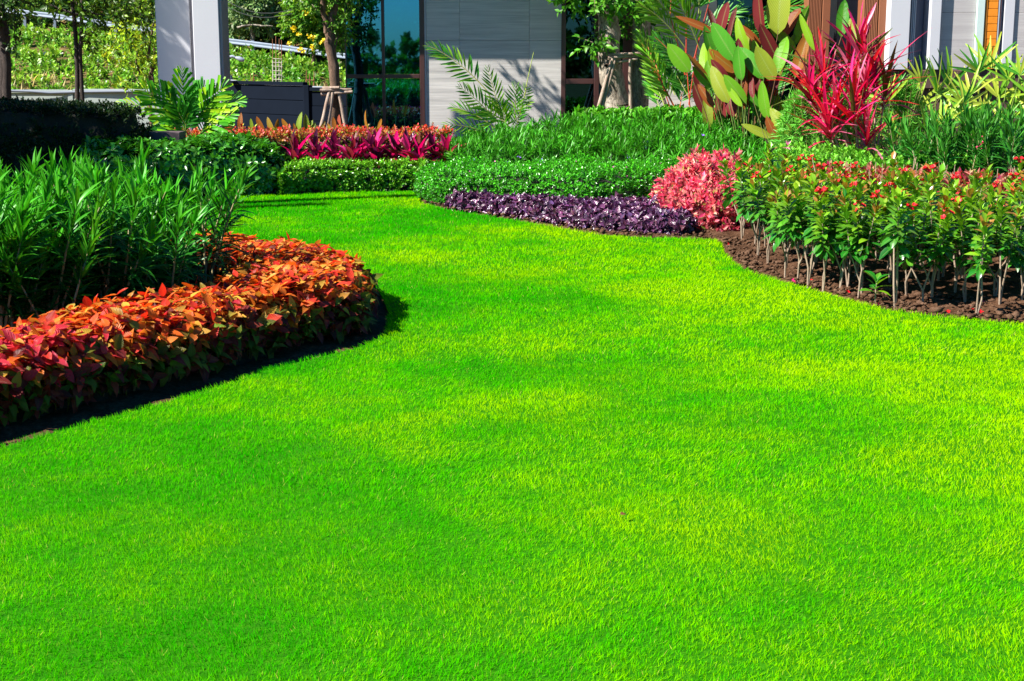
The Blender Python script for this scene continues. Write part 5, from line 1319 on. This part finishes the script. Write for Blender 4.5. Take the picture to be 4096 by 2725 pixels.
# ------------------------------------------------------------------ palms
def frond(parent, B, T, sag, n, leafL, mat, col, name='frond', leafW=1.0, tpl=None, ang=.9, rach=(.30, .30, .06), sub=True, sides=(-1, 1), curl=.25, start=.15, mr=.008, lean=None):
    """rachis from B to T with leaflets on both sides; leaflets are sub-parts"""
    B, T = np.array(B, float), np.array(T, float)
    m = (B + T) / 2 + np.array([0, 0, sag]); o = basis(parent)
    ts = np.linspace(0, 1, 9)[:, None]; C = (1 - ts) ** 2 * B + 2 * ts * (1 - ts) * m + ts ** 2 * T
    r = Acc(); r.tube(C, np.linspace(mr, mr * .3, 9), rach, 5); ob = r.obj(name, M_STEM, parent)
    P, D, Nn, L, Cc = [], [], [], [], []
    side0 = np.cross(nrm((T - B)[None])[0], [0, 0, 1.0]) if lean is None else np.array(lean, float)
    nf = nrm(np.array([[random.gauss(-.15, .25), -1, .75 + random.gauss(0, .3)]]))[0]
    for i in range(n):
        t = start + (1 - start) * i / (n - 1)
        p = (1 - t) ** 2 * B + 2 * t * (1 - t) * m + t * t * T
        tg = nrm((2 * (1 - t) * (m - B) + 2 * t * (T - m))[None])[0]
        sd = np.cross(tg, nf)
        sd = sd / np.linalg.norm(sd); up = np.cross(sd, tg)
        if up @ nf < 0: up = -up
        for s in sides:
            a = ang * (1 - .55 * t) + random.gauss(0, .07)
            P.append(p); D.append(tg * math.cos(a) + sd * s * math.sin(a) + up * .25 + np.array([0, 0, random.gauss(-curl * .3, .06)])); Nn.append(up + sd * s * .25)
            L.append(leafL * (math.sin(PI * min(1, .18 + t * .78)) ** .6) * random.uniform(.85, 1.1)); Cc.append(col)
    P, D, Nn, L = map(np.array, (P, D, Nn, L)); Cc = vary(np.array(Cc, float), .2, .1) if col is not None else None
    if sub:
        leaf_objects_sub(ob, 'leaflet', sub, P - o, D, Nn, L)
    else:
        a = Acc(); add_leaves(a, tpl, P, D, Nn, L, Cc, leafW); lo = a.mesh('leaflets', mat, True, o); link('leaflets', lo, ob)['kind'] = 'stuff'
def leaf_objects_sub(par, name, meshes, P, D, Nn, L):
    D = nrm(D); X = nrm(np.cross(D, Nn)); Nn = np.cross(X, D)
    for i in range(len(P)):
        ob = link(name, random.choice(meshes), par); l = float(L[i])
        ob.matrix_basis = Matrix(((X[i][0] * l, D[i][0] * l, Nn[i][0] * l, P[i][0]), (X[i][1] * l, D[i][1] * l, Nn[i][1] * l, P[i][1]), (X[i][2] * l, D[i][2] * l, Nn[i][2] * l, P[i][2]), (0, 0, 0, 1)))
blunt = lambda t: .35 + .65 * t if t < .93 else .75
T_FISH = [leaf_tpl(4, blunt, d, .35, .105, 0, tw) for d, tw in ((.1, .2), (.3, -.2))]
PALM_L = leaf_meshes('leaflet', T_FISH, [(.08, .36, .01), (.18, .46, .01), (.32, .50, .01), (.04, .24, .01)], M_FINE, 1, 1.05)
PALM_D = leaf_meshes('leaflet', T_FISH, [(.02, .14, .015), (.03, .20, .02), (.05, .28, .02)], M_LEAF, 1, 1.2)
def left_palm():
    y = 18.9; bx = ax(765, y, 560)
    t = thing('jagged_leaf_palm', 'young palm with blunt jagged leaflets in front of the white column', 'palm', (bx, y, 0))
    for i, (px, dy) in enumerate(((745, .0), (775, .12), (800, -.08), (700, .1))):
        x = ax(px, y + dy, 560); s = Acc(); s.tube([(x, y + dy, -.02), (x, y + dy, .5)], [.022, .015], (.22, .20, .06), 7); s.obj('stem', M_STEM, t)
    fr = [((735, 520), (730, 285), 0.0, 15, .27, 1), ((720, 505), (470, 412), .16, 13, .18, 0), ((780, 510), (965, 405), .14, 14, .27, 1), ((760, 530), (640, 340), .06, 12, .26, 2), ((770, 520), (820, 345), .04, 12, .28, 2),
          ((720, 540), (620, 500), .1, 10, .24, 2), ((790, 545), (935, 455), .05, 11, .26, 1), ((750, 545), (690, 430), .04, 11, .24, 0), ((800, 550), (850, 440), .03, 10, .22, 1), ((740, 530), (760, 400), .02, 11, .24, 2), ((770, 520), (900, 345), .10, 13, .28, 1), ((720, 520), (560, 350), .12, 13, .26, 1), ((745, 540), (650, 560), .12, 9, .22, 0), ((800, 540), (905, 520), .10, 9, .22, 1)]
    for (b, tt, sag, n, Lf, shade) in fr:
        dy = random.uniform(-.25, .15)
        frond(t, at(*b, y), at(*tt, y + dy), sag, n, Lf, M_LEAF, None, sub=PALM_D if shade == 2 else PALM_L, ang=1.0, rach=(.20, .26, .04), lean=(1, .25, .1) if abs(tt[0] - b[0]) < 60 else None)
left_palm()
ARE_L = leaf_meshes('leaflet', [T_LANCE[0], T_LANCE[1]], [(.10, .32, .02), (.18, .40, .025), (.24, .44, .04), (.04, .22, .02)], M_LEAF, 1, .95)
def areca():
    y = 20.3; bx = ax(2040, y, 560)
    t = thing('feather_palm', 'clump of feathery palm fronds standing before the veined stone wall', 'palm', (bx, y, 0))
    for i in range(9):
        x = bx + random.uniform(-.32, .22); dy = random.uniform(-.15, .15); s = Acc(); s.tube([(x, y + dy, -.02), (x + random.gauss(0, .05), y + dy, .55 + random.random() * .25)], [.016, .011], (.34, .32, .08), 6); s.obj('stem', M_STEM, t)
    fr = [((1945, 360), (1715, 185), .14, 17, .27), ((2010, 480), (1950, 275), .0, 12, .24), ((2060, 480), (2065, 340), .0, 10, .22), ((2080, 450), (2110, 350), .02, 9, .22), ((2000, 500), (1840, 350), .08, 13, .26),
          ((1990, 520), (1810, 430), .10, 13, .26), ((1980, 550), (1780, 500), .10, 11, .22), ((2030, 520), (2000, 400), .02, 12, .26), ((2050, 520), (1930, 430), .05, 12, .26), ((2060, 530), (2090, 420), .03, 11, .24),
          ((2000, 560), (1870, 520), .06, 10, .22), ((2050, 500), (2130, 400), .03, 8, .16), ((1960, 575), (1860, 590), .06, 9, .2)]
    for (b, tt, sag, n, Lf) in fr:
        frond(t, at(*b, y), at(*tt, y + random.uniform(-.3, .1)), sag, n, Lf, M_LEAF, None, sub=ARE_L, ang=1.0, lean=(1, .2, .1) if abs(tt[0] - b[0]) < 60 else None)
    b, m, e = np.array(at(2095, 400, y)), np.array(at(2110, 320, y)), np.array(at(2135, 208, y)); s = Acc(); s.tube([b, m, e], [.007, .006, .004], (.35, .42, .06), 5); s.obj('spear', M_STEM, t)
    s = Acc(); s.tube([np.array(at(2040, 520, y)), np.array(at(1945, 360, y))], [.010, .008], (.3, .36, .06), 5); s.obj('stalk', M_STEM, t)
areca()
def sealing_palm():
    y = 20.9; bx = ax(2790, y, 430)
    t = thing('red_stemmed_palm', 'palm clump with thin red stems between the propped tree and the paddle leaves', 'palm', (bx, y, 0))
    for (x0, y0, x1, y1) in ((2760, 430, 2740, 190), (2755, 420, 2795, 150), (2740, 300, 2680, 60), (2770, 260, 2850, -40), (2680, 430, 2630, 290), (2745, 240, 2745, 30), (2700, 435, 2590, 240)):
        s = Acc(); s.tube([at(x0, y0, y), at((x0 + x1) / 2, (y0 + y1) / 2 - 4, y), at(x1, y1, y)], [.009, .008, .005], (.50, .045, .015), 6); s.obj('stem', M_STEM, t)
    fr = [((2680, 70), (2560, -60), .1, .32, 1), ((2680, 70), (2690, -110), .0, .34, 0), ((2740, 190), (2560, 20), .15, .32, 1), ((2740, 60), (2900, -60), .1, .34, 0), ((2795, 150), (2960, 40), .12, .34, 0), ((2700, 430), (2560, 160), .0, .36, 1), ((2660, 430), (2590, 260), .05, .3, 1),
          ((2745, 300), (2620, 150), .1, .3, 0), ((2760, 400), (2660, 230), .05, .3, 0), ((2790, 350), (2860, 200), .05, .3, 0), ((2795, 60), (2800, -120), .0, .36, 0), ((2850, -20), (3020, -60), .1, .36, 0), ((2640, 440), (2600, 330), .02, .26, 0), ((2720, 430), (2740, 290), .02, .3, 0), ((2840, 430), (2800, 320), .02, .3, 0), ((2850, 200), (3010, 120), .1, .3, 0), ((2700, 380), (2630, 260), .05, .34, 0), ((3000, 60), (3280, 20), .08, .3, 0), ((2850, 430), (2900, 180), .0, .36, 0), ((2900, 300), (3060, 60), .05, .36, 0), ((2930, 420), (3010, 230), .05, .36, 0), ((2650, 330), (2560, 130), .08, .32, 1), ((2800, 200), (2700, -20), .08, .34, 1), ((3050, 420), (3160, 230), .05, .34, 0)]
    for i, (b, tt, sag, Lf, br) in enumerate(fr):
        dy = random.uniform(-.2, .5)
        frond(t, at(*b, y), at(*tt, y + dy), sag, 17, Lf, M_LEAF, (.16, .36, .02) if br else (.05, .24, .02), sub=None, tpl=T_LANCE[:2], leafW=.75, ang=.75, rach=(.5, .12, .02) if i % 2 else (.26, .32, .04), lean=(1, .3, .1) if abs(tt[0] - b[0]) < 90 else None, curl=.6)
sealing_palm()
FAN = leaf_meshes('blade', [leaf_tpl(4, lambda t: min(1, t * 3 + .3) * (1 - max(0, t - .5) * 1.5), d, .4, .042) for d in (.03, .12, .3)], [(.14, .34, .02), (.28, .44, .03), (.05, .26, .02), (.40, .48, .05)], M_LEAF, 1, 1.2)
def fan_palm(label, cx, y, fans, Hb=.3):
    bx = ax(cx, y, 500); t = thing('fan_palm', label, 'palm', (bx, y, 0), 'fan palms against the brown plinth')
    for (px, py, r, tilt) in fans:
        yy = y + random.uniform(-.35, .3); c = np.array(at(px, py, yy)); R = r * yy / FPX
        b = np.array([bx + (c[0] - bx) * .5, y, Hb]); s = Acc(); s.tube([b, (b + c) / 2 + np.array([0, 0, .05]), c], [.008, .007, .005], (.16, .26, .04), 5); lf = s.obj('leaf', M_STEM, t)
        n = random.choice((7, 8, 9)); face = np.array([random.gauss(-.3, .4), -1, .3]); face /= np.linalg.norm(face)
        up = np.array([math.sin(tilt), 0, math.cos(tilt)]); up = up - face * (up @ face); up /= np.linalg.norm(up); sd = np.cross(face, up)
        P, D, Nn, L = [], [], [], []
        for q in range(n):
            a = (q / (n - 1) - .5) * 2.5 + random.gauss(0, .06)
            P.append(c - basis(t)); D.append(up * math.cos(a) + sd * math.sin(a) + face * random.uniform(0, .35)); Nn.append(face + sd * random.gauss(0, .2)); L.append(R * random.uniform(.85, 1.1))
        leaf_objects_sub(lf, 'blade', FAN, *map(np.array, (P, D, Nn, L)))
fan_palm('yellowish fan palm in front of the white wall and brown plinth', 3750, 17.6, [(3745, 375, 165, .15), (3660, 440, 150, -.25), (3790, 350, 150, .5), (3620, 470, 130, -.9), (3700, 520, 120, .2), (3800, 460, 130, .8), (3740, 560, 120, 1.6), (3590, 560, 100, -.7), (3560, 400, 120, -.5), (3850, 420, 130, .2), (3680, 330, 110, -.1), (3640, 540, 130, -.3), (3760, 500, 130, .3)])
fan_palm('dense fan palm under the orange door at the right edge', 3960, 17.8, [(3915, 290, 130, -.2), (3960, 270, 140, .5), (4030, 320, 120, -.3), (4080, 300, 120, .2), (3880, 380, 120, -.4), (3990, 390, 130, .3), (4060, 430, 130, .5), (3930, 450, 120, -.2), (4120, 380, 120, .3), (3850, 470, 120, .2), (4010, 500, 120, -.3), (4150, 480, 140, -.3)])

# right hand oleanders with pink flowers
def right_oleanders():
    global rng
    var, lm = oleander_variants(10, .82, 1.12, k=57, leafL=.19, lean=.16, top=(.05, .24, .02), bot=(.015, .13, .015))
    spots = [(3700, 14.6), (3800, 14.2), (3900, 14.7), (4010, 14.1), (4100, 14.6), (3850, 15.2), (3980, 15.3), (4120, 15.2), (3640, 15.3)]
    labs = ['tall oleander shrub left of the pink flowered one at the right edge', 'tall oleander shrub with a pink flower, at the right edge'] 
    for i, (px, y) in enumerate(spots):
        x = ax(px, y, 600)
        t = thing('oleander_shrub', 'oleander shrub bearing the bright pink flowers at the right edge' if i == 2 else 'tall dark green oleander shrub behind the red flowered shrubs at the right edge', 'shrub', (x, y, 0), 'oleander shrubs at the right edge')
        for j in range(11):
            me, st, arr, h = random.choice(var); a, r = random.random() * 6.28, random.random() * .22; sc = .8 + random.random() * .25 - (.2 if i == 8 else 0)
            o = link('cane', me, t, (r * math.cos(a), r * math.sin(a), 0)); o.rotation_euler = (random.gauss(0, .08), random.gauss(0, .08), random.random() * 6.28); o.scale = (sc,) * 3
        if i != 2: t['label'] = 'tall dark green oleander shrub at the right edge, %s from the left in its group' % ORD[sorted(range(9), key=lambda q: spots[q][0]).index(i)]
        if i == 2:
            flowers(t, [at(3962, 555, y - .4), at(3945, 570, y - .4), at(3925, 580, y - .4), at(3968, 548, y - .4)], M_PETALP, .045, 5, 'flower', 3, .02)
right_oleanders()
# spidery pink flower heads
def spider():
    c = at(3150, 590, 15.2); t = thing('pink_flower_plant', 'pink tubular flower head rising from the lime bushes left of the crimson plant', 'flower', (c[0], c[1], 0))
    s = Acc(); s.tube([(c[0], c[1], 0), c], [.006, .004], (.2, .3, .05), 5); s.obj('stem', M_STEM, t)
    P, D, Nn, L, T, _ = shoots(np.array([c]), np.array([[0, 0, 1.0]]), .02, 14, .06, .5, 1.9, 7, .2)
    a = Acc(); a.leaves(T_LANCE[0], P, D, Nn, L, 1.6, np.array([[.75, .25, .45]])); a.obj('flower_head', M_PINK, t)
spider()
